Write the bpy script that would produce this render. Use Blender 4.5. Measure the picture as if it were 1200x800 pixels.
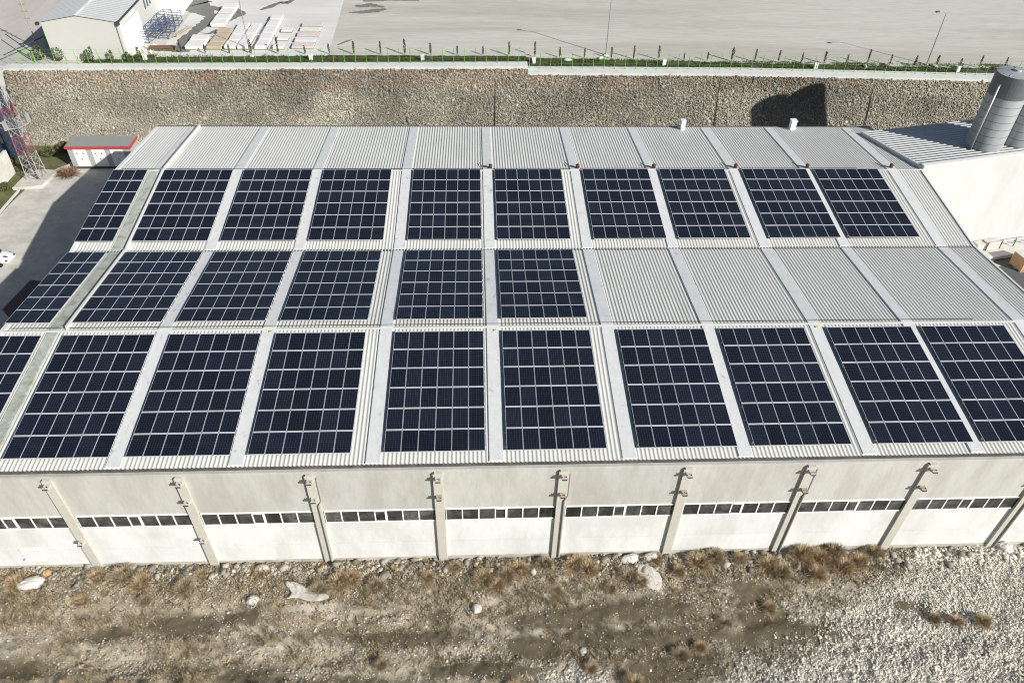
import bpy, math, random
import numpy as np
from mathutils import Vector, Matrix
random.seed(7); rng = np.random.default_rng(11)
for o in list(bpy.data.objects): bpy.data.objects.remove(o)
scene = bpy.context.scene
COL = scene.collection
# ------------------------------------------------------------------ camera, sky, sun, exposure
cd = bpy.data.cameras.new('camera'); cam = bpy.data.objects.new('camera', cd); COL.objects.link(cam)
YAW, PIT, ROL = -0.0582, -0.72249, 0.02723
def cam_axes():
    cr, sr = math.cos(ROL), math.sin(ROL); cp, sp = math.cos(PIT), math.sin(PIT); cy, sy = math.cos(YAW), math.sin(YAW)
    def w(X3, Y3, D):
        x = cr*X3 - sr*Y3; u = sr*X3 + cr*Y3
        y = cp*D - sp*u; z = sp*D + cp*u
        return Vector((cy*x - sy*y, sy*x + cy*y, z))
    return w(1, 0, 0), w(0, 1, 0), w(0, 0, 1)
rx, ux, fx = cam_axes()
m = Matrix((( rx.x, ux.x, -fx.x), (rx.y, ux.y, -fx.y), (rx.z, ux.z, -fx.z))).to_4x4()
m.translation = Vector((27.0, -28.88, 34.84))
cam.matrix_world = m
cd.sensor_width = 36; cd.lens = 891.1/1200*36; cd.clip_start = 0.5; cd.clip_end = 3000
scene.camera = cam
SUN_EL = math.radians(29.5); SUN_AZ = math.radians(131.8)          # azimuth clockwise from +Y
world = bpy.data.worlds.new('World'); scene.world = world; world.use_nodes = True
nt = world.node_tree; bg = nt.nodes['Background']
sky = nt.nodes.new('ShaderNodeTexSky'); sky.sky_type = 'NISHITA'; sky.sun_disc = False
sky.sun_elevation = SUN_EL; sky.sun_rotation = SUN_AZ; sky.air_density = 1.0; sky.dust_density = 1.2
nt.links.new(sky.outputs[0], bg.inputs[0]); bg.inputs[1].default_value = 0.058
ld = bpy.data.lights.new('sun', 'SUN'); sun = bpy.data.objects.new('sun', ld); COL.objects.link(sun)
ld.energy = 5.0; ld.angle = math.radians(0.53); ld.color = (1.0, 0.972, 0.925)
sd = Vector((math.sin(SUN_AZ)*math.cos(SUN_EL), math.cos(SUN_AZ)*math.cos(SUN_EL), math.sin(SUN_EL)))
sun.rotation_euler = sd.to_track_quat('Z', 'Y').to_euler(); sun.location = (80, -60, 60)
scene.view_settings.view_transform = 'Standard'; scene.view_settings.look = 'None'
scene.view_settings.exposure = 0.34; scene.view_settings.gamma = 1.0; scene.view_settings.use_curve_mapping = False
scene.render.engine = 'CYCLES'; scene.cycles.filter_width = 1.05
# ------------------------------------------------------------------ helpers
class MB:
    def __init__(s): s.v = []; s.f = []; s.mi = []
    def quad(s, a, b, c, d, mi=0):
        n = len(s.v); s.v += [tuple(a), tuple(b), tuple(c), tuple(d)]; s.f.append((n, n+1, n+2, n+3)); s.mi.append(mi); return s
    def poly(s, pts, mi=0):
        n = len(s.v); s.v += [tuple(p) for p in pts]; s.f.append(tuple(range(n, n+len(pts)))); s.mi.append(mi); return s
    def hexa(s, P, mi=0):   # 8 points: bottom 4 ccw, top 4 ccw
        n = len(s.v); s.v += [tuple(p) for p in P]
        for q in ((0,3,2,1), (4,5,6,7), (0,1,5,4), (1,2,6,5), (2,3,7,6), (3,0,4,7)):
            s.f.append(tuple(n+i for i in q)); s.mi.append(mi)
        return s
    def box(s, x0, x1, y0, y1, z0, z1, mi=0, tf=None):
        P = [(x0,y0,z0), (x1,y0,z0), (x1,y1,z0), (x0,y1,z0), (x0,y0,z1), (x1,y0,z1), (x1,y1,z1), (x0,y1,z1)]
        if tf: P = [tf(p) for p in P]
        return s.hexa(P, mi)
    def tube(s, a, b, r0, r1=None, n=8, mi=0, cap=True):
        r1 = r0 if r1 is None else r1
        a = Vector(a); b = Vector(b); d = (b-a).normalized()
        u = d.orthogonal().normalized(); w = d.cross(u); k = len(s.v)
        for c, r in ((a, r0), (b, r1)):
            for i in range(n):
                t = 2*math.pi*i/n; s.v.append(tuple(c + r*(math.cos(t)*u + math.sin(t)*w)))
        for i in range(n):
            j = (i+1) % n; s.f.append((k+i, k+j, k+n+j, k+n+i)); s.mi.append(mi)
        if cap:
            s.f.append(tuple(k+i for i in reversed(range(n)))); s.mi.append(mi)
            s.f.append(tuple(k+n+i for i in range(n))); s.mi.append(mi)
        return s
    def prism(s, pts, z0, z1, mi=0):
        n = len(pts); k = len(s.v)
        s.v += [(p[0], p[1], z0) for p in pts] + [(p[0], p[1], z1) for p in pts]
        s.f.append(tuple(k+i for i in reversed(range(n)))); s.mi.append(mi)
        s.f.append(tuple(k+n+i for i in range(n))); s.mi.append(mi)
        for i in range(n):
            j = (i+1) % n; s.f.append((k+i, k+j, k+n+j, k+n+i)); s.mi.append(mi)
        return s
    def ell(s, c, rx_, ry_, rz_, nu=10, nv=6, mi=0):
        k = len(s.v)
        for i in range(nv+1):
            ph = math.pi*i/nv
            for j in range(nu):
                t = 2*math.pi*j/nu
                s.v.append((c[0]+rx_*math.sin(ph)*math.cos(t), c[1]+ry_*math.sin(ph)*math.sin(t), c[2]+rz_*math.cos(ph)))
        for i in range(nv):
            for j in range(nu):
                q = (j+1) % nu
                s.f.append((k+i*nu+j, k+(i+1)*nu+j, k+(i+1)*nu+q, k+i*nu+q)); s.mi.append(mi)
        return s
    def mesh(s, name, mats):
        me = bpy.data.meshes.new(name); me.from_pydata(s.v, [], s.f)
        if not isinstance(mats, (list, tuple)): mats = [mats]
        for q in mats: me.materials.append(q)
        if len(mats) > 1: me.polygons.foreach_set('material_index', s.mi)
        me.update(); return me
    def build(s, name, mats, parent=None, loc=None, smooth=False, bevel=0):
        me = s.mesh(name, mats)
        if smooth: me.polygons.foreach_set('use_smooth', [True]*len(me.polygons))
        o = link(name, me, parent, loc)
        if bevel:
            b = o.modifiers.new('bevel', 'BEVEL'); b.width = bevel; b.segments = 2; b.limit_method = 'ANGLE'
        return o
def link(name, data, parent=None, loc=None):
    o = bpy.data.objects.new(name, data); COL.objects.link(o)
    if parent is not None:
        o.parent = parent
        if loc is None and data is not None: o.matrix_parent_inverse = Matrix.Translation(-Vector(parent.location)) if parent.parent is None else Matrix.Identity(4)
    if loc is not None: o.location = loc
    return o
def tag(o, label=None, cat=None, group=None, kind=None):
    if label: o['label'] = label
    if cat: o['category'] = cat
    if group: o['group'] = group
    if kind: o['kind'] = kind
    return o
def thing(name, label, cat, loc=(0,0,0), rz=0, group=None):
    o = link(name, None, None, loc); o.rotation_euler = (0, 0, rz); o.empty_display_size = 0.3
    return tag(o, label, cat, group)
def copy_tree(o, parent=None):
    c = o.copy(); COL.objects.link(c)
    if parent is not None: c.parent = parent
    for ch in [x for x in o.children]: copy_tree(ch, c)
    return c
def fast_mesh(name, V, F, mats, col=None, mi=None, smooth=False):
    V = np.asarray(V, np.float32); F = np.asarray(F, np.int32); k = F.shape[1]
    me = bpy.data.meshes.new(name)
    me.vertices.add(len(V)); me.vertices.foreach_set('co', V.ravel())
    me.loops.add(F.size); me.loops.foreach_set('vertex_index', F.ravel())
    me.polygons.add(len(F)); me.polygons.foreach_set('loop_start', np.arange(0, F.size, k, dtype=np.int32))
    me.polygons.foreach_set('loop_total', np.full(len(F), k, np.int32))
    if not isinstance(mats, (list, tuple)): mats = [mats]
    for q in mats: me.materials.append(q)
    if mi is not None: me.polygons.foreach_set('material_index', np.asarray(mi, np.int32))
    if smooth: me.polygons.foreach_set('use_smooth', np.ones(len(F), bool))
    me.update(calc_edges=True); me.validate()
    if col is not None:
        a = me.color_attributes.new('tint', 'FLOAT_COLOR', 'POINT')
        c = np.ones((len(V), 4), np.float32); c[:, :3] = col; a.data.foreach_set('color', c.ravel())
    return me
def vnoise(x, y, seed=0):
    r = np.random.default_rng(seed); T = r.random((256, 256))
    xi = np.floor(x).astype(int); yi = np.floor(y).astype(int); fx_ = x-xi; fy_ = y-yi
    fx_ = fx_*fx_*(3-2*fx_); fy_ = fy_*fy_*(3-2*fy_)
    a = T[xi % 256, yi % 256]; b = T[(xi+1) % 256, yi % 256]; c = T[xi % 256, (yi+1) % 256]; d = T[(xi+1) % 256, (yi+1) % 256]
    return (a*(1-fx_)+b*fx_)*(1-fy_) + (c*(1-fx_)+d*fx_)*fy_
def fbm(x, y, seed=0, o=4):
    s = 0; a = .5; t = 0
    for i in range(o): s = s + a*vnoise(x*2**i, y*2**i, seed+i); t += a; a *= .5
    return s/t
# ------------------------------------------------------------------ materials
def mat(name, col, rough=.7, metal=0, var=0.0, vscale=3.0, col2=None, mix=.5, mscale=.6, bump=0, bscale=20, stretch=None, attr=False, coat=0, spec=.5, sharp=(.45, .6), orand=0):
    m_ = bpy.data.materials.new(name); m_.use_nodes = True; t = m_.node_tree; N = t.nodes; Lk = t.links
    b = N['Principled BSDF']; b.inputs['Roughness'].default_value = rough; b.inputs['Metallic'].default_value = metal
    b.inputs['Specular IOR Level'].default_value = spec
    if coat: b.inputs['Coat Weight'].default_value = coat
    tc = N.new('ShaderNodeTexCoord'); geo = N.new('ShaderNodeNewGeometry'); mp = N.new('ShaderNodeMapping'); Lk.new(geo.outputs['Position'], mp.inputs[0])
    if stretch: mp.inputs['Scale'].default_value = stretch
    if attr:
        a = N.new('ShaderNodeVertexColor'); a.layer_name = 'tint'; src = a.outputs[0]
    else:
        rgb = N.new('ShaderNodeRGB'); rgb.outputs[0].default_value = (*col, 1); src = rgb.outputs[0]
    if col2 is not None:
        n = N.new('ShaderNodeTexNoise'); n.inputs['Scale'].default_value = mscale; n.inputs['Detail'].default_value = 6; n.inputs['Roughness'].default_value = .65
        Lk.new(mp.outputs[0], n.inputs['Vector'])
        r = N.new('ShaderNodeMapRange'); r.inputs[1].default_value = sharp[0]; r.inputs[2].default_value = sharp[1]; r.inputs[3].default_value = 0; r.inputs[4].default_value = mix
        Lk.new(n.outputs[0], r.inputs[0])
        x = N.new('ShaderNodeMix'); x.data_type = 'RGBA'; Lk.new(r.outputs[0], x.inputs[0]); Lk.new(src, x.inputs[6]); x.inputs[7].default_value = (*col2, 1); src = x.outputs[2]
    if var:
        n = N.new('ShaderNodeTexNoise'); n.inputs['Scale'].default_value = vscale; n.inputs['Detail'].default_value = 8; n.inputs['Roughness'].default_value = .7
        Lk.new(mp.outputs[0], n.inputs['Vector'])
        r = N.new('ShaderNodeMapRange'); r.inputs[1].default_value = .25; r.inputs[2].default_value = .75; r.inputs[3].default_value = 1-var; r.inputs[4].default_value = 1+var
        Lk.new(n.outputs[0], r.inputs[0])
        x = N.new('ShaderNodeMix'); x.data_type = 'RGBA'; x.blend_type = 'MULTIPLY'; x.inputs[0].default_value = 1
        Lk.new(src, x.inputs[6]); Lk.new(r.outputs[0], x.inputs[7]); src = x.outputs[2]
    if orand:
        oi = N.new('ShaderNodeObjectInfo'); r = N.new('ShaderNodeMapRange'); r.inputs[3].default_value = 1-orand; r.inputs[4].default_value = 1+orand; Lk.new(oi.outputs['Random'], r.inputs[0])
        x = N.new('ShaderNodeMix'); x.data_type = 'RGBA'; x.blend_type = 'MULTIPLY'; x.inputs[0].default_value = 1
        Lk.new(src, x.inputs[6]); Lk.new(r.outputs[0], x.inputs[7]); src = x.outputs[2]
    Lk.new(src, b.inputs['Base Color'])
    if bump:
        n = N.new('ShaderNodeTexNoise'); n.inputs['Scale'].default_value = bscale; n.inputs['Detail'].default_value = 4; Lk.new(geo.outputs['Position'], n.inputs['Vector'])
        bp = N.new('ShaderNodeBump'); bp.inputs['Strength'].default_value = bump; bp.inputs['Distance'].default_value = .05
        Lk.new(n.outputs[0], bp.inputs['Height']); Lk.new(bp.outputs[0], b.inputs['Normal'])
    return m_
M = {}
M['roof'] = mat('roof_metal', (.60,.60,.56), .55, .0, .07, .8, (.44,.43,.37), .35, .35, sharp=(.5,.75), stretch=(1.6,.35,1))
M['rooflight'] = mat('rooflight_sheet', (.61,.62,.61), .6, 0, .10, 1.6, (.30,.31,.26), .65, 1.5, sharp=(.60,.70), stretch=(1.5,.8,1), spec=.3)
M['grimy'] = mat('grimy_rooflight', (.40,.42,.37), .7, 0, .25, 2.5, (.22,.24,.17), .8, 1.3, sharp=(.45,.65))
M['cap'] = mat('white_flashing', (.70,.70,.68), .5, 0, .06, 2)
M['gutter'] = mat('gutter_dark', (.10,.092,.085), .8, 0, .3, 3, (.19,.15,.12), .6, 1.2)
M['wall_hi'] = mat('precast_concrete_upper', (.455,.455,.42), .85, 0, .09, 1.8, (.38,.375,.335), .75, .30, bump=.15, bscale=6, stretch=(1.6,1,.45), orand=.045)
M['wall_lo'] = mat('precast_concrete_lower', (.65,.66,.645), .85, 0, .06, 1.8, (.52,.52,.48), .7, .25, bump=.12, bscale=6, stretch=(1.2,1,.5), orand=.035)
M['pil'] = mat('precast_pilaster', (.47,.46,.405), .85, 0, .08, 2.5, (.45,.42,.36), .5, .8)
M['plinth'] = mat('plinth_concrete', (.44,.42,.36), .9, 0, .15, 2.5, (.30,.26,.2), .5, 1.5)
M['frame_w'] = mat('white_window_frame', (.80,.80,.80), .4, 0, .03)
M['glass'] = mat('dark_window_glass', (.036,.037,.035), .12, 0, .7, 1.6, (.11,.11,.10), .6, 1.1, orand=.45)
M['steel'] = mat('galvanised_steel', (.42,.43,.43), .45, .6, .12, 6)
M['dark'] = mat('dark_steel', (.045,.045,.045), .6)
M['rust'] = mat('rusty_steel', (.36,.30,.22), .8, 0, .3, 6)
M['pipe'] = mat('grey_downpipe', (.33,.33,.31), .5)
M['redvent'] = mat('dark_red_vent', (.10,.02,.025), .5)
M['chim'] = mat('white_chimney', (.76,.76,.76), .5, 0, .04)
M['alu'] = mat('aluminium_frame', (.56,.58,.61), .45, .3, .04, 5)
M['annexroof'] = mat('annex_roof_metal', (.55,.55,.53), .5, .0, .05, .5)
M['annexwall'] = mat('annex_render', (.49,.50,.485), .85, 0, .05, 1.2, (.44,.45,.425), .6, .35, stretch=(1.2,1,.4))
M['silo'] = mat('silo_steel', (.33,.355,.36), .5, .0, .12, 1.6, (.25,.27,.275), .6, .8, stretch=(1.5,1.5,.35))
M['silodark'] = mat('silo_dark_band', (.10,.115,.12), .5, .0, .12, 1.5)
M['coping'] = mat('coping_concrete', (.60,.61,.575), .9, 0, .06, 2, (.50,.50,.46), .5, .8)
M['green'] = mat('green_fence_paint', (.13,.42,.045), .5)
M['soil'] = mat('dark_soil', (.095,.075,.055), .95, 0, .35, 4, (.06,.078,.025), .95, .35, bump=.4, bscale=14, sharp=(.42,.52))
M['yard'] = mat('yard_concrete', (.60,.59,.565), .85, 0, .05, .6, (.66,.65,.63), .8, .12, stretch=(.4,1.6,1))
M['gravelyard'] = mat('gravel_yard', (.515,.495,.44), .95, 0, .18, 2.2, (.41,.39,.335), .85, .10, bump=.3, bscale=4, stretch=(.16,1.7,1), sharp=(.42,.62))
M['road'] = mat('beige_road', (.46,.43,.39), .9, 0, .08, .8, (.53,.49,.45), .8, .15, stretch=(1.2,.4,1))
M['wet'] = mat('wet_concrete', (.17,.17,.155), .8, 0, .12, 1.5)
M['wetg'] = mat('wet_gravel', (.19,.175,.145), .9, 0, .4, 2.5)
M['court'] = mat('courtyard_concrete', (.52,.50,.445), .9, 0, .14, 1.1, (.42,.405,.36), .8, .5, bump=.25, bscale=9)
M['base'] = mat('base_ground', (.33,.29,.23), .95, 0, .2, .8)
M['earth'] = mat('earth', (1,1,1), .97, attr=True, var=.22, vscale=2.2, bump=.5, bscale=9)
M['rock'] = mat('rubble_stone', (1,1,1), .95, attr=True, var=.10, vscale=6)
M['wallstone'] = mat('wall_stone', (1,1,1), .95, attr=True, var=.16, vscale=4)
M['mortar'] = mat('wall_mortar', (.30,.275,.225), .97, 0, .25, 2)
M['straw'] = mat('dry_grass_blade', (1,1,1), .9, attr=True, spec=.1)
M['leanto'] = mat('white_lean_to', (.66,.67,.66), .7, 0, .02)
M['twig'] = mat('dry_twig', (.20,.14,.08), .9)
M['leaf'] = mat('sapling_leaf', (1,1,1), .8, attr=True, spec=.2)
M['bark'] = mat('bark', (.16,.12,.08), .9)
M['grass'] = mat('grass_ground', (.085,.10,.035), .95, 0, .35, 3, (.16,.14,.07), .7, .9, bump=.5, bscale=12)
M['kioskroof'] = mat('kiosk_roof', (.26,.27,.255), .7, 0, .06)
M['kioskgrey'] = mat('kiosk_grey', (.36,.37,.365), .6)
M['kioskwhite'] = mat('kiosk_white', (.70,.71,.70), .5, 0, .03)
M['red'] = mat('red_paint', (.45,.05,.05), .5); M['mastred'] = mat('faded_mast_red', (.28,.09,.10), .6)
M['towerw'] = mat('tower_white', (.36,.35,.345), .5)
M['carw'] = mat('white_car_paint', (.82,.82,.82), .25, coat=.6)
M['brown'] = mat('dark_brown_steel', (.075,.045,.042), .6, 0, .2, 2)
M['tyre'] = mat('tyre_rubber', (.02,.02,.02), .8)
M['navy'] = mat('navy_cladding', (.035,.055,.10), .4)
M['conc'] = mat('light_concrete', (.58,.565,.52), .9, 0, .08, 1.5, (.48,.46,.41), .5, .7)
M['slabw'] = mat('white_stone_slab', (.70,.69,.67), .7, 0, .10, 1.2)
M['slabt'] = mat('tan_stone_slab', (.50,.42,.31), .8, 0, .15, 1.5)
M['slabp'] = mat('pinkish_stone_slab', (.62,.55,.51), .8, 0, .12, 1.2)
M['wood'] = mat('pallet_wood', (.30,.26,.20), .85, 0, .2, 3)
M['logs'] = mat('dark_logs', (.13,.075,.05), .9, 0, .3, 4)
M['blue'] = mat('blue_steel', (.07,.10,.18), .45)
M['shedroof'] = mat('shed_roof', (.46,.48,.47), .5, .1, .05, .6)
M['shedwall'] = mat('shed_wall', (.50,.50,.46), .8, 0, .03, .5)
M['shedwhite'] = mat('shed_side_wall', (.48,.48,.455), .7, 0, .02)
M['plastic'] = mat('white_plastic', (.53,.51,.465), .6, 0, .12, 2)
M['orange'] = mat('orange_brick', (.42,.27,.14), .85, 0, .3, 4)
M['yellow'] = mat('yellow_clip', (.55,.42,.03), .5)
M['painted_shade'] = mat('painted_shadow', (.085,.085,.085), .9, 0, .12, 1.5)  # flat dark tone standing in for a shadow cast on the yard
def panel_mat():
    m_ = bpy.data.materials.new('solar_cells'); m_.use_nodes = True; t = m_.node_tree; N = t.nodes; L = t.links; b = N['Principled BSDF']
    tc = N.new('ShaderNodeTexCoord'); sp = N.new('ShaderNodeSeparateXYZ'); L.new(tc.outputs['Object'], sp.inputs[0])
    def mt(op, a, b_=None, c=None):
        n = N.new('ShaderNodeMath'); n.operation = op
        for i, v in enumerate((a, b_, c)):
            if v is None: continue
            if isinstance(v, (int, float)): n.inputs[i].default_value = v
            else: L.new(v, n.inputs[i])
        return n.outputs[0]
    def line(src, off, pitch, half):
        f = mt('FRACT', mt('DIVIDE', mt('SUBTRACT', src, off), pitch))
        d = mt('MULTIPLY', mt('SUBTRACT', .5, mt('ABSOLUTE', mt('SUBTRACT', f, .5))), pitch)
        return mt('LESS_THAN', d, half)
    X, Y = sp.outputs[0], sp.outputs[1]
    lx = line(X, .0345, .151, .005); ly = line(Y, .05, .151, .005)
    g = mt('MAXIMUM', lx, ly)
    bx = mt('GREATER_THAN', mt('ABSOLUTE', mt('SUBTRACT', X, .4875)), .470)
    by = mt('GREATER_THAN', mt('ABSOLUTE', mt('SUBTRACT', Y, .805)), .757)
    bd = mt('MAXIMUM', bx, by)
    oi = N.new('ShaderNodeObjectInfo')
    rr = N.new('ShaderNodeMapRange'); rr.inputs[3].default_value = .8; rr.inputs[4].default_value = 1.25; L.new(oi.outputs['Random'], rr.inputs[0])
    c0 = N.new('ShaderNodeMix'); c0.data_type = 'RGBA'; L.new(g, c0.inputs[0]); c0.inputs[6].default_value = (.0075,.0105,.020,1); c0.inputs[7].default_value = (.05,.055,.065,1)
    mu = N.new('ShaderNodeMix'); mu.data_type = 'RGBA'; mu.blend_type = 'MULTIPLY'; mu.inputs[0].default_value = 1; L.new(c0.outputs[2], mu.inputs[6]); L.new(rr.outputs[0], mu.inputs[7])
    c1 = N.new('ShaderNodeMix'); c1.data_type = 'RGBA'; L.new(bd, c1.inputs[0]); L.new(mu.outputs[2], c1.inputs[6]); c1.inputs[7].default_value = (.50,.51,.52,1)
    L.new(c1.outputs[2], b.inputs['Base Color']); b.inputs['Roughness'].default_value = .22; b.inputs['IOR'].default_value = 1.4
    return m_
M['cells'] = panel_mat()
# ------------------------------------------------------------------ dimensions
G = -9.4                      # ground level (roof eave = 0)
TH = 0.1011; CO, SI = math.cos(TH), math.sin(TH); S = 10.895; D = S*CO; R = S*SI
XL, XR = -4.78, 67.93
AX = [-7.79, -0.42, 6.505, 13.466, 21.358, 28.585, 36.463, 43.441, 50.995, 57.66]   # left edges of the arrays
SLOPES = [(0, 0, 1), (D, R, -1), (2*D, 0, 1), (3*D, R, -1)]
def on_slope(i, x, t, h=0):
    y0, z0, s = SLOPES[i]
    return (x, y0 + t*CO - s*h*SI, z0 + s*t*SI + h*CO)
# ------------------------------------------------------------------ ground and roads
def sheet(name, mat_, x0, x1, y0, y1, z, label=None):
    o = MB().quad((x0,y0,z), (x1,y0,z), (x1,y1,z), (x0,y1,z)).build(name, mat_); return tag(o, kind='structure')
sheet('ground', M['base'], -900, 1000, -900, 60.5, G-.55)
def zt(x): return -1.0 if x < 33.2 else (-1.15 - .55*min(1, (x-33.2)/56))
# terrace: plane strips joined into one sheet following the gentle fall to the right
def strip_sheet(name, mat_, xs, y0f, y1f, dz):
    mb = MB()
    for a, b in zip(xs[:-1], xs[1:]):
        mb.quad((a, y0f(a), zt(a+1e-3)+dz), (b, y0f(b), zt(b-1e-3)+dz), (b, y1f(b), zt(b-1e-3)+dz), (a, y1f(a), zt(a+1e-3)+dz))
    return tag(mb.build(name, mat_), kind='structure')
tx = [-700, -60, -27, 8.6, 33.2, 33.21, 60, 89.2, 130, 900]
strip_sheet('gravel_yard', M['gravelyard'], tx, lambda x: 61.0, lambda x: 1400, -.02)
tag(MB().poly([(-11.6,64.2,-.984), (8.95,64.9,-.984), (8.2,88,-.984), (7.6,130,-.984), (-40,130,-.984), (-11.6,84,-.984)]).build('concrete_yard', M['yard']), kind='structure')
tag(MB().poly([(-60,61.0,-.99), (-22,61.0,-.99), (-22.4,70,-.99), (-24.5,90,-.99), (-24,130,-.99), (-80,130,-.99)]).build('road', M['road']), kind='structure')
sx = list(np.arange(-19.5, 96, .8)); sx = [x for x in sx if abs(x-33.2) > .3] + [33.2, 33.21]; sx.sort()
n0 = {round(x, 3): random.uniform(-.18, .18) for x in sx}
mb = MB()
for a, b in zip(sx[:-1], sx[1:]):
    e = lambda x: 65.1 + (0 if x < 30 else -.022*(x-30)) + n0[round(x, 3)]
    mb.quad((a,61.6,zt(a+1e-3)+.012), (b,61.6,zt(b-1e-3)+.012), (b,e(b),zt(b-1e-3)+.012), (a,e(a),zt(a+1e-3)+.012))
tag(mb.build('planting_strip', M['soil']), kind='structure')
# courtyard left and right of the hall
for nm_, a_ in (('courtyard', (-23.4, XL+.1, -.3, 57.9)), ('side_yard', (XR-.3, 140, -.3, 57.9))):
    tag(MB().box(*a_, G-.7, G-.012).build(nm_, M['court']), kind='structure')
tag(MB().box(-140, -23.42, -.3, 59.9, G-.7, G-.05).build('field', M['grass']), kind='structure')
tag(MB().box(XL+.2, XR-.4, 43.8, 57.9, G-.7, G-.02).build('back_lane', M['court']), kind='structure')
tag(MB().poly([(79.0,26,G), (86,24,G), (100,26,G), (100,35.5,G), (85.5,33.6,G), (82.6,33.2,G), (81.8,33.5,G), (81.1,33.25,G), (80.2,33.5,G), (79.6,32.6,G), (80.1,32.0,G), (79.2,31.6,G), (78.6,29,G)]).build('painted_shadow_patch', M['painted_shade']), kind='structure')  # jagged dark sheet painted as a shadow thrown from beyond the right edge
tag(MB().poly([(-25.6,30,G-.004), (-23.55,30,G-.004), (-23.5,43,G-.004), (-22.9,49.5,G-.004), (-21.4,52.5,G-.004), (-19.9,54,G-.004), (-20.2,58.6,G-.004), (-34,58.6,G-.004), (-34,30,G-.004)]).build('grass_verge', M['grass']), kind='structure')
# wet stains on the concrete yard
def blob_patch(name, mat_, ctr, z, seed, w):
    r = random.Random(seed); L_ = []; R_ = []
    n = len(ctr); sub = []
    for i in range(n-1):
        for k in range(6):
            t = k/6; sub.append((ctr[i][0]*(1-t)+ctr[i+1][0]*t, ctr[i][1]*(1-t)+ctr[i+1][1]*t, ctr[i][2]*(1-t)+ctr[i+1][2]*t))
    sub.append(ctr[-1])
    for i, p in enumerate(sub):
        a = sub[max(0,i-1)]; b = sub[min(len(sub)-1,i+1)]; dx, dy = b[0]-a[0], b[1]-a[1]; l = math.hypot(dx, dy) or 1
        hw = p[2]*w
        L_.append((p[0]-dy/l*hw*r.uniform(.7,1.3), p[1]+dx/l*hw*r.uniform(.7,1.3), z)); R_.append((p[0]+dy/l*hw*r.uniform(.7,1.3), p[1]-dx/l*hw*r.uniform(.7,1.3), z))
    mb = MB()
    for i in range(len(sub)-1): mb.quad(R_[i], R_[i+1], L_[i+1], L_[i])
    return tag(mb.build(name, mat_), kind='structure')
blob_patch('wet_stain', M['wet'], [(-9.2,65.8,.7), (-9.3,68.5,.8), (-9.6,71,.45), (-9.2,73.5,.5), (-8.8,75.5,.55), (-8.6,78.5,.5), (-10.2,81,1.0), (-12.5,83.5,1.6), (-13.2,87,1.8)], -.976, 1, 1.5)
blob_patch('wet_stain', M['wet'], [(-9.2,75.6,.3), (-7.6,76,.5), (-6.2,77.6,.6), (-5.0,79.8,.5), (-6,81.3,.4), (-9,81.7,.6), (-12,82.6,.5)], -.972, 2, 1.5)
blob_patch('wet_stain', M['wet'], [(-9.4,70.6,.25), (-8,71.2,.45), (-7,72.3,.3), (-6.6,73.6,.2)], -.968, 5, 1.0)
blob_patch('wet_stain', M['wet'], [(-2.6,81.3,.2), (-1.6,82.6,.5), (-.4,84.6,.3), (.4,84.2,.5), (1.2,86,.3)], -.976, 3, 1.0)
for i, q in enumerate([[(9.6,80.6,.15), (11.5,80.9,.6), (13.2,81.6,.8), (14.6,82.2,.25)], [(10.2,83.2,.5), (12.2,83.8,.7), (14.2,83,.3)], [(9.6,68.4,.1), (10.4,69.6,.25), (11.2,70.4,.1)], [(11,85.5,.3), (15,86.2,.5), (19,86,.2)]]):
    blob_patch('wet_gravel_patch', M['wetg'], q, -1.012+.004*i, 9+i, 1.0)
# ------------------------------------------------------------------ main hall
hall = thing('factory_hall', 'long white concrete factory hall with folded corrugated roof carrying the solar arrays', 'building', (31.6, 21.5, G))
PX = [2.50 + 7.43*k for k in range(-1, 10)]        # right edges of pilasters
def corr(i, t0=-.12, t1=None):
    t1 = S if t1 is None else t1
    prof = []; x = XL; 
    while x < XR-.24:
        prof += [(x, 0), (x+.115, 0), (x+.15, .035), (x+.215, .035)]; x += .25
    prof.append((x, 0)); n = len(prof); V = []; F = []
    if i in (1, 3): t0 = .0
    for t in (t0, t1):
        for px, h in prof: V.append(on_slope(i, px, t, h))
    F = [(k, k+1, n+k+1, n+k) for k in range(n-1)]
    return link('roof_sheet', fast_mesh('roof_sheet', V, F, M['roof']), hall)
for i in range(4):
    corr(i, -.12 if i == 0 else 0, S+(.25 if i == 3 else 0))
    # rooflights
    for k in range(1, 11):
        if k < 10: x1 = AX[k]-.14
        else: x1 = 65.6
        x0 = x1-.95
        if k == 1 and i != 3: x0, x1 = -1.78, -.98
        mb = MB()
        t0, t1 = .03, S-.12
        if i == 0: t0 = -.05
        if i == 2: t0 = .12
        P = [on_slope(i,x0,t0,.03), on_slope(i,x1,t0,.03), on_slope(i,x1,t1,.03), on_slope(i,x0,t1,.03), on_slope(i,x0+.06,t0+.03,.085), on_slope(i,x1-.06,t0+.03,.085), on_slope(i,x1-.06,t1-.03,.085), on_slope(i,x0+.06,t1-.03,.085)]
        mb.hexa(P).build('rooflight', M['grimy'] if (k == 1 and i != 3) else M['rooflight'], hall)
# raised cable trunk beside the second column of arrays
for i in (1, 2, 3):
    mb = MB(); 
    for (a, b, h) in ((-.95, -.90, .10), (-.58, -.45, .38)):
        mb.hexa([on_slope(i,a,.1,.0), on_slope(i,b,.1,.0), on_slope(i,b,S-.1,.0), on_slope(i,a,S-.1,.0), on_slope(i,a,.1,h), on_slope(i,b,.1,h), on_slope(i,b,S-.1,h), on_slope(i,a,S-.1,h)])
    mb.build('cable_tray', M['roof'], hall)
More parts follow.
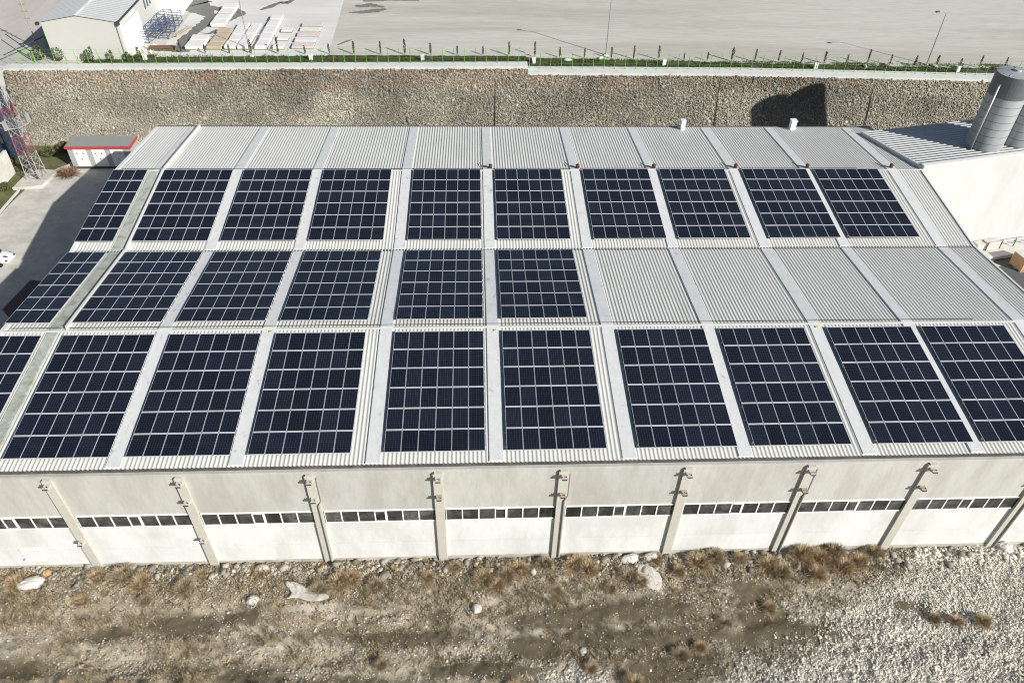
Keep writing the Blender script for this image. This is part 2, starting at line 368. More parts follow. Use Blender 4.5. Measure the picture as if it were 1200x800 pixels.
# ridge caps and valley gutter
for y, z in ((D, R), (3*D, R)):
    w = .14
    MB().quad((XL,y-w,z-w*.1+.05), (XR,y-w,z-w*.1+.05), (XR,y,z+.075), (XL,y,z+.075)).quad((XL,y,z+.075), (XR,y,z+.075), (XR,y+w,z-w*.1+.05), (XL,y+w,z-w*.1+.05)).build('ridge_cap', M['roof'], hall)
    MB().box(XL+.5, XR-6, y+.30, y+.34, z+.03, z+.07).build('cable', M['dark'], hall)
MB().box(XL, XR, 2*D-.16, 2*D+.16, -.02, .03).build('valley_gutter', M['gutter'], hall)
# edge flashings along both gable ends and the back
for x0, x1 in ((XL-.14, XL+.16), (XR-.10, XR+.06)):
    for i in range(4):
        P = [on_slope(i,x0,0,-.35), on_slope(i,x1,0,-.35), on_slope(i,x1,S,-.35), on_slope(i,x0,S,-.35), on_slope(i,x0,0,.07), on_slope(i,x1,0,.07), on_slope(i,x1,S,.07), on_slope(i,x0,S,.07)]
        MB().hexa(P).build('edge_flashing', M['cap'], hall)
MB().box(XL, XR, 4*D+.22, 4*D+.40, -.22, .02).build('gutter', M['gutter'], hall)
# eave gutter on the near side
MB().box(XL, XR, -.26, -.02, -.26, -.15).build('gutter', M['gutter'], hall)
# walls
FY = -.45
for k in range(len(PX)):
    x0 = max(XL, PX[k]-.3); x1 = min(XR, PX[k]+7.43-.3)
    if x1 <= x0: continue
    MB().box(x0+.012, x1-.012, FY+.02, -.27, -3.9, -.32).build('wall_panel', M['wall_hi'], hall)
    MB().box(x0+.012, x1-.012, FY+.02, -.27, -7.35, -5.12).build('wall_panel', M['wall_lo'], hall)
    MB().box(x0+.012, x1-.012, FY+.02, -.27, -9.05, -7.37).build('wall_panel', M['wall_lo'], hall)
    MB().box(x0, x1, FY-.03, -.27, -.30, -.10).build('parapet_beam', M['wall_hi'], hall)
    # ribbon window: seven lights, the middle one narrow
    wx0 = (PX[k]+.05) if k else XL+.1; wx1 = min(PX[k]+7.43-.62, XR-.1)
    full0 = PX[k]+.05; W = 7.43-.67; ws = [1.03,1.03,1.03,.72,1.0,1.0,1.0]; sc = W/sum(ws)
    fr = MB(); gl = []; x = full0
    fr.box(wx0, wx1, FY-.035, FY+.06, -3.98, -3.90); fr.box(wx0, wx1, FY-.035, FY+.06, -5.12, -5.03)
    for q, w in enumerate(ws):
        a, b = x, x+w*sc; x = b
        if b < wx0 or a > wx1-.05: continue
        fr.box(max(a, wx0)-(.0 if q == 0 else .035), max(a, wx0)+.04, FY-.03, FY+.05, -5.03, -3.98)
        if q == 3:
            fr.box(a+.07, b-.07, FY-.045, FY-.01, -4.04, -3.98); fr.box(a+.07, b-.07, FY-.045, FY-.01, -5.03, -4.96)
            fr.box(b-.10, b-.04, FY-.045, FY-.01, -5.03, -3.98)
        gl.append((max(a, wx0)+.04, min(b, wx1)-.03))
    wo = fr.build('window', M['frame_w'], hall)
    for a, b in gl:
        if b-a > .1:
            g = MB().box(a, b, FY+.0, FY+.03, -5.03, -3.98).build('pane', M['glass']); g.parent = wo
MB().box(XL, XR, FY-.02, -.27, G-.5, -9.07).build('plinth', M['plinth'], hall)
MB().box(XL+.1, XR-.1, -.26, .3, G-.5, -.30).build('inner_wall', M['plinth'], hall)
# gable ends and back wall
for x0, x1 in ((XL, XL+.25), (XR-.3, XR-.05)):
    pts = [(0,-.36), (D,R-.36), (2*D,-.36), (3*D,R-.36), (4*D,-.36), (4*D,G-.5), (0,G-.5)]
    mb = MB(); n = len(pts); k = 0
    mb.v += [(x0,p[0],p[1]) for p in pts] + [(x1,p[0],p[1]) for p in pts]
    mb.f += [tuple(range(n)), tuple(range(2*n-1, n-1, -1))] + [(i, n+i, n+(i+1) % n, (i+1) % n) for i in range(n)]; mb.mi += [0]*(n+2)
    mb.build('gable_wall', M['wall_lo'], hall)
MB().box(XL, XR, 4*D-.3, 4*D, G-.5, -.30).build('back_wall', M['wall_lo'], hall)
# pilasters, corbels, downpipes
for k, xr in enumerate(PX):
    if xr > XR+.3: continue
    MB().box(xr-.58, xr, FY-.15, FY+.02, G-.4, -.42).build('pilaster', M['pil'], hall, bevel=.015)
    def corbel(z, mk):
        mk = M['pil'] if mk is not M['rust'] else mk
        c = MB(); c.hexa([(xr-.44,FY-.54,z+.04), (xr-.10,FY-.54,z+.04), (xr-.10,FY-.15,z-.16), (xr-.44,FY-.15,z-.16), (xr-.44,FY-.54,z+.12), (xr-.10,FY-.54,z+.12), (xr-.10,FY-.15,z+.12), (xr-.44,FY-.15,z+.12)])
        o = c.build('corbel', mk, hall)
        b = MB()
        for dx in (-.42, -.18): b.tube((xr+dx, FY-.42, z+.12), (xr+dx, FY-.42, z+.20), .025, n=6)
        b.box(xr-.42, xr-.12, FY-.555, FY-.541, z-.0, z+.10)
        b = b.build('bolt', M['dark']); b.parent = o
    corbel(-.72, M['pil'])
    if k >= 2: corbel(-2.45, M['rust'] if k > 3 else M['pil'])
    if k in (1, 2): corbel(-6.3, M['pil'])
    MB().box(xr-.50, xr-.08, FY-.162, FY+.0, -.41, -.33).build('pilaster_cap', M['pil'], hall)
    if k in (3, 5, 7, 9):
        d = MB(); d.tube((xr+.10, FY-.12, -.6), (xr+.10, FY-.12, -2.7), .055); d.tube((xr+.10, FY-.12, -2.7), (xr-.10, FY-.22, -3.1), .055); d.tube((xr-.10, FY-.22, -3.1), (xr-.10, FY-.22, G+.2), .055)
        d.build('downpipe', M['pipe'], hall)
# louvre on the far-left bay
mb = MB().box(-2.0, -.7, FY-.25, FY+.0, -8.25, -8.18)
for q in range(6): mb.hexa([(-1.95+q*.21,FY-.12,-8.1), (-1.86+q*.21,FY-.12,-8.1), (-1.86+q*.21,FY+.01,-8.1), (-1.95+q*.21,FY+.01,-8.1), (-1.95+q*.21,FY-.12,-7.3), (-1.86+q*.21,FY-.12,-7.3), (-1.86+q*.21,FY+.01,-7.3), (-1.95+q*.21,FY+.01,-7.3)])
mb.box(-2.0, -.7, FY-.12, FY+.01, -7.32, -7.24); mb.build('wall_louvre', M['cap'], hall)
# dark red ventilators on the far ridge
for k in range(5, 11):
    x = (AX[k]-.35) if k < 10 else 65.2
    v = MB(); p = on_slope(3, x, .42, .08); v.tube((p[0],p[1],p[2]-.05), (p[0],p[1],p[2]+.2), .16, n=10); v.ell((p[0],p[1],p[2]+.27), .19, .19, .14)
    v.build('roof_vent', M['redvent'], hall, smooth=False)
    q = MB(); q.tube((p[0]-.1,p[1],p[2]), (p[0]-.8,p[1]+.3,p[2]+.02), .03, n=5); q.tube((p[0]-.8,p[1]+.3,p[2]+.02), (p[0]-1.0,p[1]+1.1,p[2]-.06), .03, n=5); q.build('cable', M['dark'], hall)
for x, s in ((48.0, .38), (59.4, .48)):
    c = MB(); c.box(x-s/2*1.1, x+s/2*1.1, 42.7, 42.7+s*1.2, -.1, 1.0); c.box(x-s*.65, x+s*.65, 42.64, 42.76+s*1.2, 1.0, 1.07); c.build('chimney', M['chim'], hall)
# yellow cable clips
for i, x, t in ((2,-.7,8.8), (2,-.7,3.8), (1,-.7,6.5), (1,-.7,2.0), (0,13.0,10.6), (0,28.1,10.5), (0,50.4,10.5), (3,51.3,.1)):
    p = on_slope(i, x, t, .12); MB().box(p[0]-.08, p[0]+.08, p[1]-.06, p[1]+.06, p[2]-.05, p[2]+.03).build('cable_clip', M['yellow'], hall)
# ------------------------------------------------------------------ solar arrays
PW, PL = .975, 1.61; CP, RP = 5.963/6, 1.6326
def panel_mesh():
    b = MB(); h = .04; w = .016
    b.hexa([(0,0,0), (PW,0,0), (PW,PL,0), (0,PL,0), (0,0,h-.004), (PW,0,h-.004), (PW,PL,h-.004), (0,PL,h-.004)], 0)
    b.box(0, PW, -.001, w, -.002, h, 1); b.box(0, PW, PL-w, PL+.001, -.002, h, 1)
    b.box(-.001, w, w, PL-w, -.002, h, 1); b.box(PW-w, PW+.001, w, PL-w, -.002, h, 1)
    return b.mesh('solar_panel', [M['cells'], M['alu']])
PM = panel_mesh()
def rail_mesh(n):
    b = MB()
    for r_ in range(6):
        for f in (.3, 1.3): b.box(-.05, n*CP+.03, r_*RP+f, r_*RP+f+.05, -.09, -.004)
    for c in range(n+1):
        for r_ in range(6):
            for f in (.3, 1.3): b.box(c*CP-.04, c*CP+.02, r_*RP+f-.0, r_*RP+f+.05, -.13, -.09)
    return b.mesh('mounting_rails', M['alu'])
RM = {6: rail_mesh(6), 3: rail_mesh(3)}
ORD = ['first', 'second', 'third', 'fourth', 'fifth', 'sixth', 'seventh', 'eighth', 'ninth', 'tenth']
T0 = {0: .547, 1: .675, 2: 1.006}
ROWN = {0: 'nearest', 1: 'middle', 2: 'farthest'}
for i in range(3):
    s = SLOPES[i][2]
    for k in range(6 if i == 1 else 10):
        nc = 3 if k == 0 else 6
        x = AX[k] + (3*CP if k == 0 else 0)
        p = on_slope(i, x, T0[i], .23)
        if k == 0: lab = 'narrow solar array three panels wide, left end of the %s roof row' % ROWN[i]
        else: lab = 'full solar array of 36 dark panels, %s from the left in the %s roof row' % (ORD[k], ROWN[i])
        if i == 1 and k == 5: lab = 'solar array beside the bare corrugated roof, right end of the middle row'
        r_ = thing('solar_array', lab, 'solar array', p, 0, 'solar arrays laid on the folded hall roof')
        r_.rotation_euler = (s*TH, 0, 0)
        for c in range(nc):
            for q in range(6):
                o = bpy.data.objects.new('solar_panel', PM); COL.objects.link(o); o.parent = r_; o.location = (c*CP + random.uniform(-.003,.003), q*RP, random.uniform(-.004,.004))
                o.rotation_euler = (random.uniform(-.004,.004), random.uniform(-.004,.004), 0)
        o = bpy.data.objects.new('mounting_rails', RM[nc]); COL.objects.link(o); o.parent = r_
# ------------------------------------------------------------------ annex and silos on the right
AN = math.radians(12.5)
ann = thing('annex_building', 'plain white rendered annex with ribbed white metal roof at right end of hall', 'building', (68.0, 32.55, G), AN)
def child_local(mb, name, mt_, parent, **k):
    o = mb.build(name, mt_, parent, loc=(0,0,0), **k); return o
zb = -G
child_local(MB().box(.1, 40, 0, .3, -.4, zb+1.45), 'wall', M['annexwall'], ann)
child_local(MB().box(.1, .4, .3, 8.8, -.4, zb+.2), 'side_wall', M['annexwall'], ann)
child_local(MB().box(.1, 40, 8.5, 8.8, -.4, zb+.2), 'back_wall', M['annexwall'], ann)
child_local(MB().box(.05, 40, -.06, .42, zb+1.45, zb+1.55), 'parapet_cap', M['cap'], ann)
prof = []; y = .42
while y < 9.0: prof += [(y,0), (y+.33,0), (y+.37,.045), (y+.45,.045), (y+.49,0)]; y += .49
V = []; 
for X_ in (.0, 40):
    for (yy, h) in prof: V.append((X_, yy, zb+1.28-(yy-.42)*.10+h))
n = len(prof); link('roof', fast_mesh('roof', V, [(k, k+1, n+k+1, n+k) for k in range(n-1)][::1], M['annexroof']), ann, (0,0,0))
child_local(MB().hexa([(-.05,.3,zb+.9),(.12,.3,zb+.9),(.12,9.2,zb+.1),(-.05,9.2,zb+.1),(-.05,.3,zb+1.40),(.12,.3,zb+1.40),(.12,9.2,zb+.52),(-.05,9.2,zb+.52)]), 'verge_flashing', M['annexroof'], ann)
def silo(loc, ztop, label, ladder=True):
    t = thing('silo', label, 'silo', loc, 0, 'steel silos standing behind the annex')
    h = ztop-loc[2]; r = 1.64; n = 40
    b = MB()
    zs = [0]; 
    for q in range(1, 8): zs += [q*(h-2.0)/8-.04, q*(h-2.0)/8, q*(h-2.0)/8+.04]
    zs += [h-2.0]
    k0 = len(b.v)
    for q, z in enumerate(zs):
        rr = r
        for j in range(n): a = 2*math.pi*j/n; b.v.append((rr*math.cos(a), rr*math.sin(a), z))
    for q in range(len(zs)-1):
        for j in range(n): b.f.append((k0+q*n+j, k0+q*n+(j+1) % n, k0+(q+1)*n+(j+1) % n, k0+(q+1)*n+j)); b.mi.append(0)
    o = b.build('shell', M['silo'], t, loc=(0,0,0), smooth=True)
    for q in range(1, 8): MB().tube((0,0,q*(h-2.0)/8-.02), (0,0,q*(h-2.0)/8+.02), r+.008, n=n, cap=False).build('seam_ring', M['silodark'], t, loc=(0,0,0), smooth=True)
    MB().tube((0,0,h-2.0), (0,0,h), r+.03, n=n, cap=True).build('top_band', M['silodark'], t, loc=(0,0,0), smooth=False)
    c = MB(); c.tube((0,0,h), (0,0,h+.18), r*.98, r*.25, n=n); c.tube((0,0,h+.18), (0,0,h+.32), .35, .3, n=16)
    for a in (.3, 1.2, 2.5, 3.8, 5.0): c.tube((0,0,h+.19), (r*.93*math.cos(a), r*.93*math.sin(a), h+.05), .03, n=5)
    c.build('silo_roof', M['silo'], t, loc=(0,0,0))
    if ladder:
        a = math.radians(-155); px_, py_ = (r+.18)*math.cos(a), (r+.18)*math.sin(a)
        p = MB(); p.tube((px_,py_,0), (px_,py_,h-.9), .11, n=10); p.tube((px_,py_,h-.9), (px_*.8,py_*.8,h-.7), .11, n=10)
        p.build('fill_pipe', M['steel'], t, loc=(0,0,0), smooth=True)
        f = MB()
        for q in range(8): f.box(px_-.05, px_+.05, py_, py_+.25, .6+q*1.05, .66+q*1.05)
        f.build('pipe_bracket', M['steel'], t, loc=(0,0,0))
    return t
silo((76.25, 37.35, .5), 8.3, 'grey steel silo with fill pipe rising through the annex roof, left of the pair')
silo((79.85, 38.1, .5), 8.5, 'grey steel silo cut by the right frame edge beside the other silo', True)
silo((85.2, 39.3, G), 12.4, 'taller silo just outside the frame throwing the rounded shadow on the wall', False)
silo((89.0, 40.1, G), 13.2, 'tallest silo outside the frame throwing the square shadow on the wall', False)
# loading platform, railing and boxes by the annex
MB().box(68.2, 95, 32.9, 34.6, G-.3, G+.35, tf=lambda p: (68+(p[0]-68)*math.cos(AN)+(-(p[1]-33)+2.6-.9)*math.sin(AN)*1, 33-.8+(p[0]-68)*math.sin(AN)+(p[1]-34.6), p[2])).build('loading_platform', M['conc'])
tag(bpy.data.objects['loading_platform'], 'low pale concrete platform along the foot of the annex wall', 'platform')
def along(s, off): return (68.0+s*math.cos(AN)+off*math.sin(AN), 32.55+s*math.sin(AN)-off*math.cos(AN))
rl = thing('railing', 'thin steel guard railing on the platform edge below the annex wall', 'railing', (*along(12.6, .9), G+.35), AN)
b = MB(); b.tube((-1.3,0,1.0), (6,0,1.0), .03); b.tube((-1.3,0,.55), (6,0,.55), .02); b.build('rail', M['steel'], rl, loc=(0,0,0))
for q in range(5): MB().tube((-1.2+q*1.7,0,0), (-1.2+q*1.7,0,1.05), .045).build('post', M['dark'], rl, loc=(0,0,0))
for j, (s_, w) in enumerate(((10.6,.9), (12.2,1.6))):
    x, y = along(s_, .55); o = MB().box(-w/2, w/2, -.35, .35, 0, .8).box(-w/2-.03, w/2+.03, -.38, .38, .8, .88).build('white_box', M['plastic'], None, loc=(x, y, G+.35), bevel=.03)
    o.rotation_euler = (0,0,AN); tag(o, ['small white box nearest the hall edge on the annex platform', 'wide white box beside the railing on the annex platform'][j], 'box', 'white boxes on the platform')
t = thing('brick_pallet', 'wrapped pallet of orange bricks on the painted shadow at right edge', 'pallet', (82.1, 31.8, G), .2)
b = MB(); 
for q in range(5):
    for r_ in range(4):
        b.box(-.95+r_*.48, -.95+r_*.48+.465, -.8, .8, .16+q*.26, .16+q*.26+.25)
b.build('bricks', M['orange'], t, loc=(0,0,0)); MB().box(-.97, .97, -.82, .82, 1.465, 1.53).build('cover', M['plastic'], t, loc=(0,0,0)); 
b = MB(); b.box(-1,1,-.86,.76,.1,.14); [b.box(-.99,.99,-.85+q*.7,-.65+q*.7,0,.12) for q in range(3)]; b.build('pallet', M['wood'], t, loc=(0,0,0))
# ------------------------------------------------------------------ retaining wall
def rocks_mesh(P, size, colr, flat=.6, rot_all=True, normal=None, seed=3):
    """many jittered six-sided stones; P (n,3), size (n,)"""
    r = np.random.default_rng(seed); n = len(P)
    base = np.array([(-1,-1,-1),(1,-1,-1),(1,1,-1),(-1,1,-1),(-1,-1,1),(1,-1,1),(1,1,1),(-1,1,1)], float)*.5
    V = base[None] * (1 + r.uniform(-.38,.38,(n,8,3)))
    V *= r.uniform(.65,1.25,(n,1,3)); V[:,:,2] *= flat
    a = r.uniform(0, 2*np.pi, n); c, s = np.cos(a), np.sin(a)
    tilt = r.normal(0,.35,n); ct, st = np.cos(tilt), np.sin(tilt)
    y = V[:,:,1]*ct[:,None]-V[:,:,2]*st[:,None]; z = V[:,:,1]*st[:,None]+V[:,:,2]*ct[:,None]
    x = V[:,:,0]*c[:,None]-y*s[:,None]; y = V[:,:,0]*s[:,None]+y*c[:,None]
    V = np.stack([x,y,z],2)*size[:,None,None]
    if normal is not None:      # map local xy onto wall plane
        ex, ey, ez = normal; V = V[:,:,0:1]*ex + V[:,:,1:2]*ey + V[:,:,2:3]*ez
    V = V + P[:,None,:]
    F = np.array([(0,3,2,1),(4,5,6,7),(0,1,5,4),(1,2,6,5),(2,3,7,6),(3,0,4,7)])
    F = (F[None]+8*np.arange(n)[:,None,None]).reshape(-1,4)
    col = np.repeat(colr[:,None,:], 8, 1).reshape(-1,3)
    return V.reshape(-1,3), F, col
WT = -1.25
wall = thing('retaining_wall', 'high battered rubble stone retaining wall behind the hall', 'stone wall', (31, 59, G))
def zc(x): return float(np.interp(x, [-27.6, 33.19, 33.2, 60, 89.2, 118], [-.80, -.28, -.98, -1.05, -1.6, -1.6]))
x0w, x1w = -27.6, 118
MB().hexa([(x0w,58.06,G-.3), (x1w,58.06,G-.3), (x1w,61.5,G-.3), (x0w,61.5,G-.3), (x0w,60.12,-1.3), (x1w,59.98,-1.9), (x1w,61.5,-1.9), (x0w,61.5,-1.3)]).build('wall_core', M['mortar'], wall)
sp_ = .165
us, vs = np.meshgrid(np.arange(x0w, x1w, sp_), np.arange(0, 9.4, sp_*.85))
us = us + (np.arange(us.shape[0]) % 2)[:,None]*sp_/2
us = (us + rng.uniform(-.06,.06,us.shape)).ravel(); vs = (vs + rng.uniform(-.055,.055,vs.shape)).ravel()
zz = G + vs*(WT-G)/8.5*1.0
lim = np.array([zc(u) for u in us])-.22
ok = zz < lim-.02; us, vs, zz = us[ok], vs[ok], zz[ok]
sz = rng.uniform(.13,.25,len(us)); sz = np.where(rng.random(len(us)) < .04, sz*1.7, sz); sz *= .85
lum = rng.normal(.285,.036,len(us)) * (.62+.72*fbm(us*.22, zz*.45, 5))
lum *= 1-.30*np.clip((fbm(us*.09, zz*.12, 77)-.52)*5, 0, 1); lum *= np.where(us < 12, 1.12, 1.0) * (1.10 - .22*np.clip((zz-G)/8.0,0,1))
lum = np.where(rng.random(len(us)) < .025, lum*1.6, lum)
hue = np.stack([lum*1.09, lum*.99, lum*.76], 1)
redm = (zz > -3.4 + 1.2*fbm(us*.25, zz*0, 9)) & (rng.random(len(us)) < .34) & (us < 75)
hue[redm] = hue[redm]*np.array([1.15,.86,.70]); greyt = rng.random(len(us)) < .2; hue[greyt] = lum[greyt,None]*np.array([1.0,.98,.88])
hue = np.clip(hue, .06, .66)
tv = Vector((0, 2.0, WT-G)).normalized(); nv = Vector((0, -(WT-G), 2.0)).normalized()
P3 = np.stack([us, 58.0+(zz-G)/(WT-G)*2.0+.03-.10*fbm(us*.5, zz*.5, 15), zz], 1)
V, F, C_ = rocks_mesh(P3, sz, hue, flat=.32, normal=(np.array([1,0,0.]), np.array(tv), np.array(nv)), seed=5)
link('stone_facing', fast_mesh('stone_facing', V, F, M['wallstone'], C_), wall)
# dark expansion joints
for x, w_ in ((29.3, .03), (56.5, .008), (75.6, .008)): MB().hexa([(x-w_,57.98,G+1), (x+w_,57.98,G+1), (x+w_,58.1,G+1), (x-w_,58.1,G+1), (x-w_,59.84,-1.6), (x+w_,59.84,-1.6), (x+w_,60.0,-1.6), (x-w_,60.0,-1.6)]).build('expansion_joint', M['dark'], wall)
# copings
for a_, b_ in ((x0w, 33.18), (33.22, 60), (60, 89.2), (89.2, 118)):
    za, zb_ = zc(a_), zc(b_-.001); yf = 59.95 if a_ > 33 else 60.1; yk = 61.9 if a_ > 33 else 61.55
    MB().hexa([(a_,yf,za-.34), (b_,yf,zb_-.34), (b_,yk,zb_-1.2), (a_,yk,za-1.2), (a_,yf,za), (b_,yf,zb_), (b_,yk,zb_), (a_,yk,za)]).build('coping', M['coping'], wall)
# concrete wall carrying the road on the far left
tag(MB().box(-140, -27.65, 60.0, 61.2, G-.5, -.98).build('concrete_wall', M['conc']), 'plain concrete wall holding the road left of the stone wall', 'wall')
# ------------------------------------------------------------------ green fence
fence = thing('green_fence', 'light green post and wire fence running along the coping of stone wall', 'fence', (31, 61.6, -.8))
pm = MB().tube((0,0,-.1), (0,0,1.75), .028, n=6).box(-.07,.07,-.07,.07,-.02,.03).mesh('post', M['green'])
fx0 = -27.2; xs_ = []
x = fx0
while x < 95: xs_.append(x); x += 1.29
fence.location = (31, 61.3, -.8)
for x in xs_[:98]:
    z = zc(x)
    o = bpy.data.objects.new('post', pm); COL.objects.link(o); o.parent = fence; o.location = (x-31, random.uniform(-.03,.03), z+.8); o.rotation_euler = (random.uniform(-.03,.03), random.uniform(-.03,.03), 0)
w = MB()
for zz_ in (.06, .6, 1.2, 1.7):
    for a, b_ in ((x0w+.4, 33.1), (33.3, 60), (60, 89.2), (89.2, 96)):
        w.tube((a,61.3,zc(a)+zz_), (b_,61.3,zc(b_-.01)+zz_), .006, n=4)
w.build('wire', M['green'], fence)
# ------------------------------------------------------------------ saplings
def leafcloud(n, hw, h0, h1, seed, size=.09, taper=True, c0=(.07,.085,.035), c1=(.13,.13,.06)):
    r = np.random.default_rng(seed); t = r.random(n); z = h0+(h1-h0)*t
    rad = hw*(np.sqrt(1-(2*t-1)**2*.9) if not taper else (1-t)**.6*np.minimum(1, t*6+.4))*(.55+.6*r.random(n))
    a = r.uniform(0, 2*np.pi, n); c = np.stack([rad*np.cos(a), rad*np.sin(a), z], 1)
    d1 = r.normal(0,1,(n,3)); d1 /= np.linalg.norm(d1,axis=1)[:,None]; d2 = np.cross(d1, r.normal(0,1,(n,3))); d2 /= np.linalg.norm(d2,axis=1)[:,None]
    s = size*r.uniform(.6,1.4,(n,1))
    V = np.stack([c-d1*s, c+d2*s*.6, c+d1*s, c-d2*s*.6], 1).reshape(-1,3); F = np.arange(4*n).reshape(-1,4)
    k = r.random((n,1)); col = np.array(c0)*(1-k)+np.array(c1)*k
    return V, F, np.repeat(col, 4, 0)
sap = []
for v in range(5):
    cr = fast_mesh('crown', *leafcloud(150, .10+.025*(v % 3), .15, 1.30+.12*v, 40+v, .075, False, (.05,.05,.025), (.12,.095,.055))[:2], M['leaf'], leafcloud(150, .10+.025*(v % 3), .15, 1.30+.12*v, 40+v, .075, False, (.05,.05,.025), (.12,.095,.055))[2])
    tr = MB().tube((0,0,-.05), (.02,0,1.3), .03, .01, n=6).mesh('trunk', M['bark']); sap.append((cr, tr))
sp = [(-8.87,65.5), (-5.9,65.3), (-3.03,65.4), (-.4,65.4), (2.85,65.4), (6.12,65.3), (9.04,65.4), (12.07,65.4), (15.33,65.4), (18.28,65.4), (21.45,65.4), (24.74,65.4), (27.93,65.4), (31.14,65.3), (34.34,65.3), (37.46,65.2), (40.55,65.2), (43.9,65.1), (46.72,65.1), (49.82,65.0), (53.08,65.0), (56.03,64.9), (59.14,64.9), (62.05,64.8), (65.03,64.7), (68.0,64.7), (70.87,64.6), (73.74,64.5), (76.38,64.4), (79.25,64.3), (82.45,64.2), (85.2,64.1), (88.2,64.0), (90.73,63.9), (93.96,63.8)]
def ordn(i):
    w = ['first','second','third','fourth','fifth','sixth','seventh','eighth','ninth','tenth','eleventh','twelfth','thirteenth','fourteenth','fifteenth','sixteenth','seventeenth','eighteenth','nineteenth','twentieth']
    if i >= 40: return ('fortieth', 'forty-first', 'forty-second', 'forty-third', 'forty-fourth', 'forty-fifth', 'forty-sixth', 'forty-seventh', 'forty-eighth', 'forty-ninth')[i-39] if i < 49 else ('fiftieth' if i == 49 else 'fifty-'+w[i-50])
    if i == 39: return 'fortieth'
    return w[i] if i < 20 else ('twenty-'+w[i-20] if i < 29 else ('thirtieth' if i == 29 else 'thirty-'+w[i-30]))
for i, (x, y) in enumerate(sp):
    t = thing('sapling', 'slim dark cypress sapling, %s from the left in the row behind the fence' % ordn(i), 'sapling', (x, y, zt(x)), random.uniform(0,6), 'saplings in the planting strip')
    s = random.uniform(.75,1.1); t.scale = (s, s, s*random.uniform(.9,1.15))
    cr, tr = sap[i % 5]
    for nm, me in (('crown', cr), ('trunk', tr)):
        o = bpy.data.objects.new(nm, me); COL.objects.link(o); o.parent = t
# fuller shrubs at the left end by the shed
sb = [(-24.6,63.1,1.1,'broad green shrub behind the fence left of the shed'), (-22.4,63.0,1.0,'green shrub in the corner between fence and shed shadow'), (-18.9,62.5,.9,'taller sapling in front of the shed wall, left of the two'), (-18.2,62.5,1.25,'tallest sapling against the shed wall'), (-16.0,62.6,.95,'leafy sapling near the right part of the shed wall'), (-14.2,62.7,.8,'small sapling by the right corner of the shed'), (-12.9,62.9,1.1,'bushy sapling just right of the shed corner')]
for i, (x, y, s, lab) in enumerate(sb):
    t = thing('shrub', lab, 'shrub', (x, y, -1.0), i, 'shrubs by the shed')
    wd = .7 if i < 2 else .2
    a = leafcloud(420 if i < 2 else 150, wd, .1, 1.5*s, 80+i, .09, False, (.04,.06,.018), (.10,.11,.045))
    link('crown', fast_mesh('crown', a[0], a[1], M['leaf'], a[2]), t, (0,0,0)); MB().tube((0,0,-.05), (0,0,s), .04, .015, n=6).build('trunk', M['bark'], t, loc=(0,0,0))
# ------------------------------------------------------------------ marker posts, lamps, poles
for i, (x, y) in enumerate([(-12.5,63.4), (7.1,63.6), (20.55,63.6), (34.1,63.3), (50.2,63.2), (69.2,62.9), (87.2,62.5)]):
    o = MB().box(-.22, .22, -.16, .16, -.05, .62).box(-.25, .25, -.19, .19, .62, .68).build('marker_box', M['chim'], None, loc=(x, y, zt(x)), bevel=.02)
    tag(o, 'white service box on the planting strip, %s from the left' % ordn(i), 'service box', 'white service boxes behind the fence')
def lamp(x, y, h, lab, rz=0, arm=1.3):
    t = thing('street_lamp', lab, 'street lamp', (x, y, zt(x)), rz, 'lamp posts on the terrace')
    MB().tube((0,0,-.1), (0,0,h), .085, .05, n=10).build('pole', M['steel'], t, loc=(0,0,0))
    MB().tube((0,0,h), (-arm*.5,0,h+.3), .04, n=8).tube((-arm*.5,0,h+.3), (-arm,0,h+.35), .04, n=8).build('arm', M['steel'], t, loc=(0,0,0))
    MB().hexa([(-arm-.55,-.13,h+.28), (-arm,-.13,h+.28), (-arm,.13,h+.28), (-arm-.55,.13,h+.28), (-arm-.5,-.09,h+.42), (-arm,-.1,h+.42), (-arm,.1,h+.42), (-arm-.5,.09,h+.42)]).build('lamp_head', M['dark'], t, loc=(0,0,0))
    MB().box(-.25,.25,-.25,.25,-.1,.12).build('footing', M['conc'], t, loc=(0,0,0))
lamp(43.4, 66.3, 6.7, 'grey lamp post in the middle of the planting strip, head above the frame')
lamp(84.3, 64.7, 6.3, 'tall lamp post with angled head near the right end of the strip', .35)
t = thing('utility_pole', 'thin plain steel pole rising among the stone slab stacks', 'pole', (-.66, 65.7, -1)); MB().tube((0,0,-.1), (0,0,8), .06, .045, n=8).build('shaft', M['steel'], t, loc=(0,0,0)); MB().box(-.2,.2,-.2,.2,-.1,.1).build('footing', M['conc'], t, loc=(0,0,0))
t = thing('utility_pole', 'slender service pole with small crossarms left of the shed', 'pole', (-26.3, 66.6, -1)); MB().tube((0,0,-.1), (0,0,8.5), .07, .05, n=8).build('shaft', M['rust'], t, loc=(0,0,0))
for q in range(3): MB().box(-.35,.35,-.04,.04,3.6+q*.8,3.68+q*.8).build('crossarm', M['steel'], t, loc=(0,0,0))
g = thing('field_gate', 'dark green barrier gate at the left end of the fence', 'gate', (-26.5, 64, -1))
for nm, a, b_, r_ in (('bar', (-4,4.2,1.2), (1.6,-1.6,1.2), .06), ('bar', (-1.5,-2.0,1.0), (1.0,3.2,1.3), .06), ('post', (-.4,.6,-.1), (-.4,.6,1.3), .07), ('post', (1.0,3.2,-.1), (1.0,3.2,1.6), .08), ('post', (1.6,-1.6,-.1), (1.6,-1.6,1.3), .07)):
    MB().tube(a, b_, r_, n=8).build(nm, M['navy'] if nm == 'bar' else M['green'], g, loc=(0,0,0))
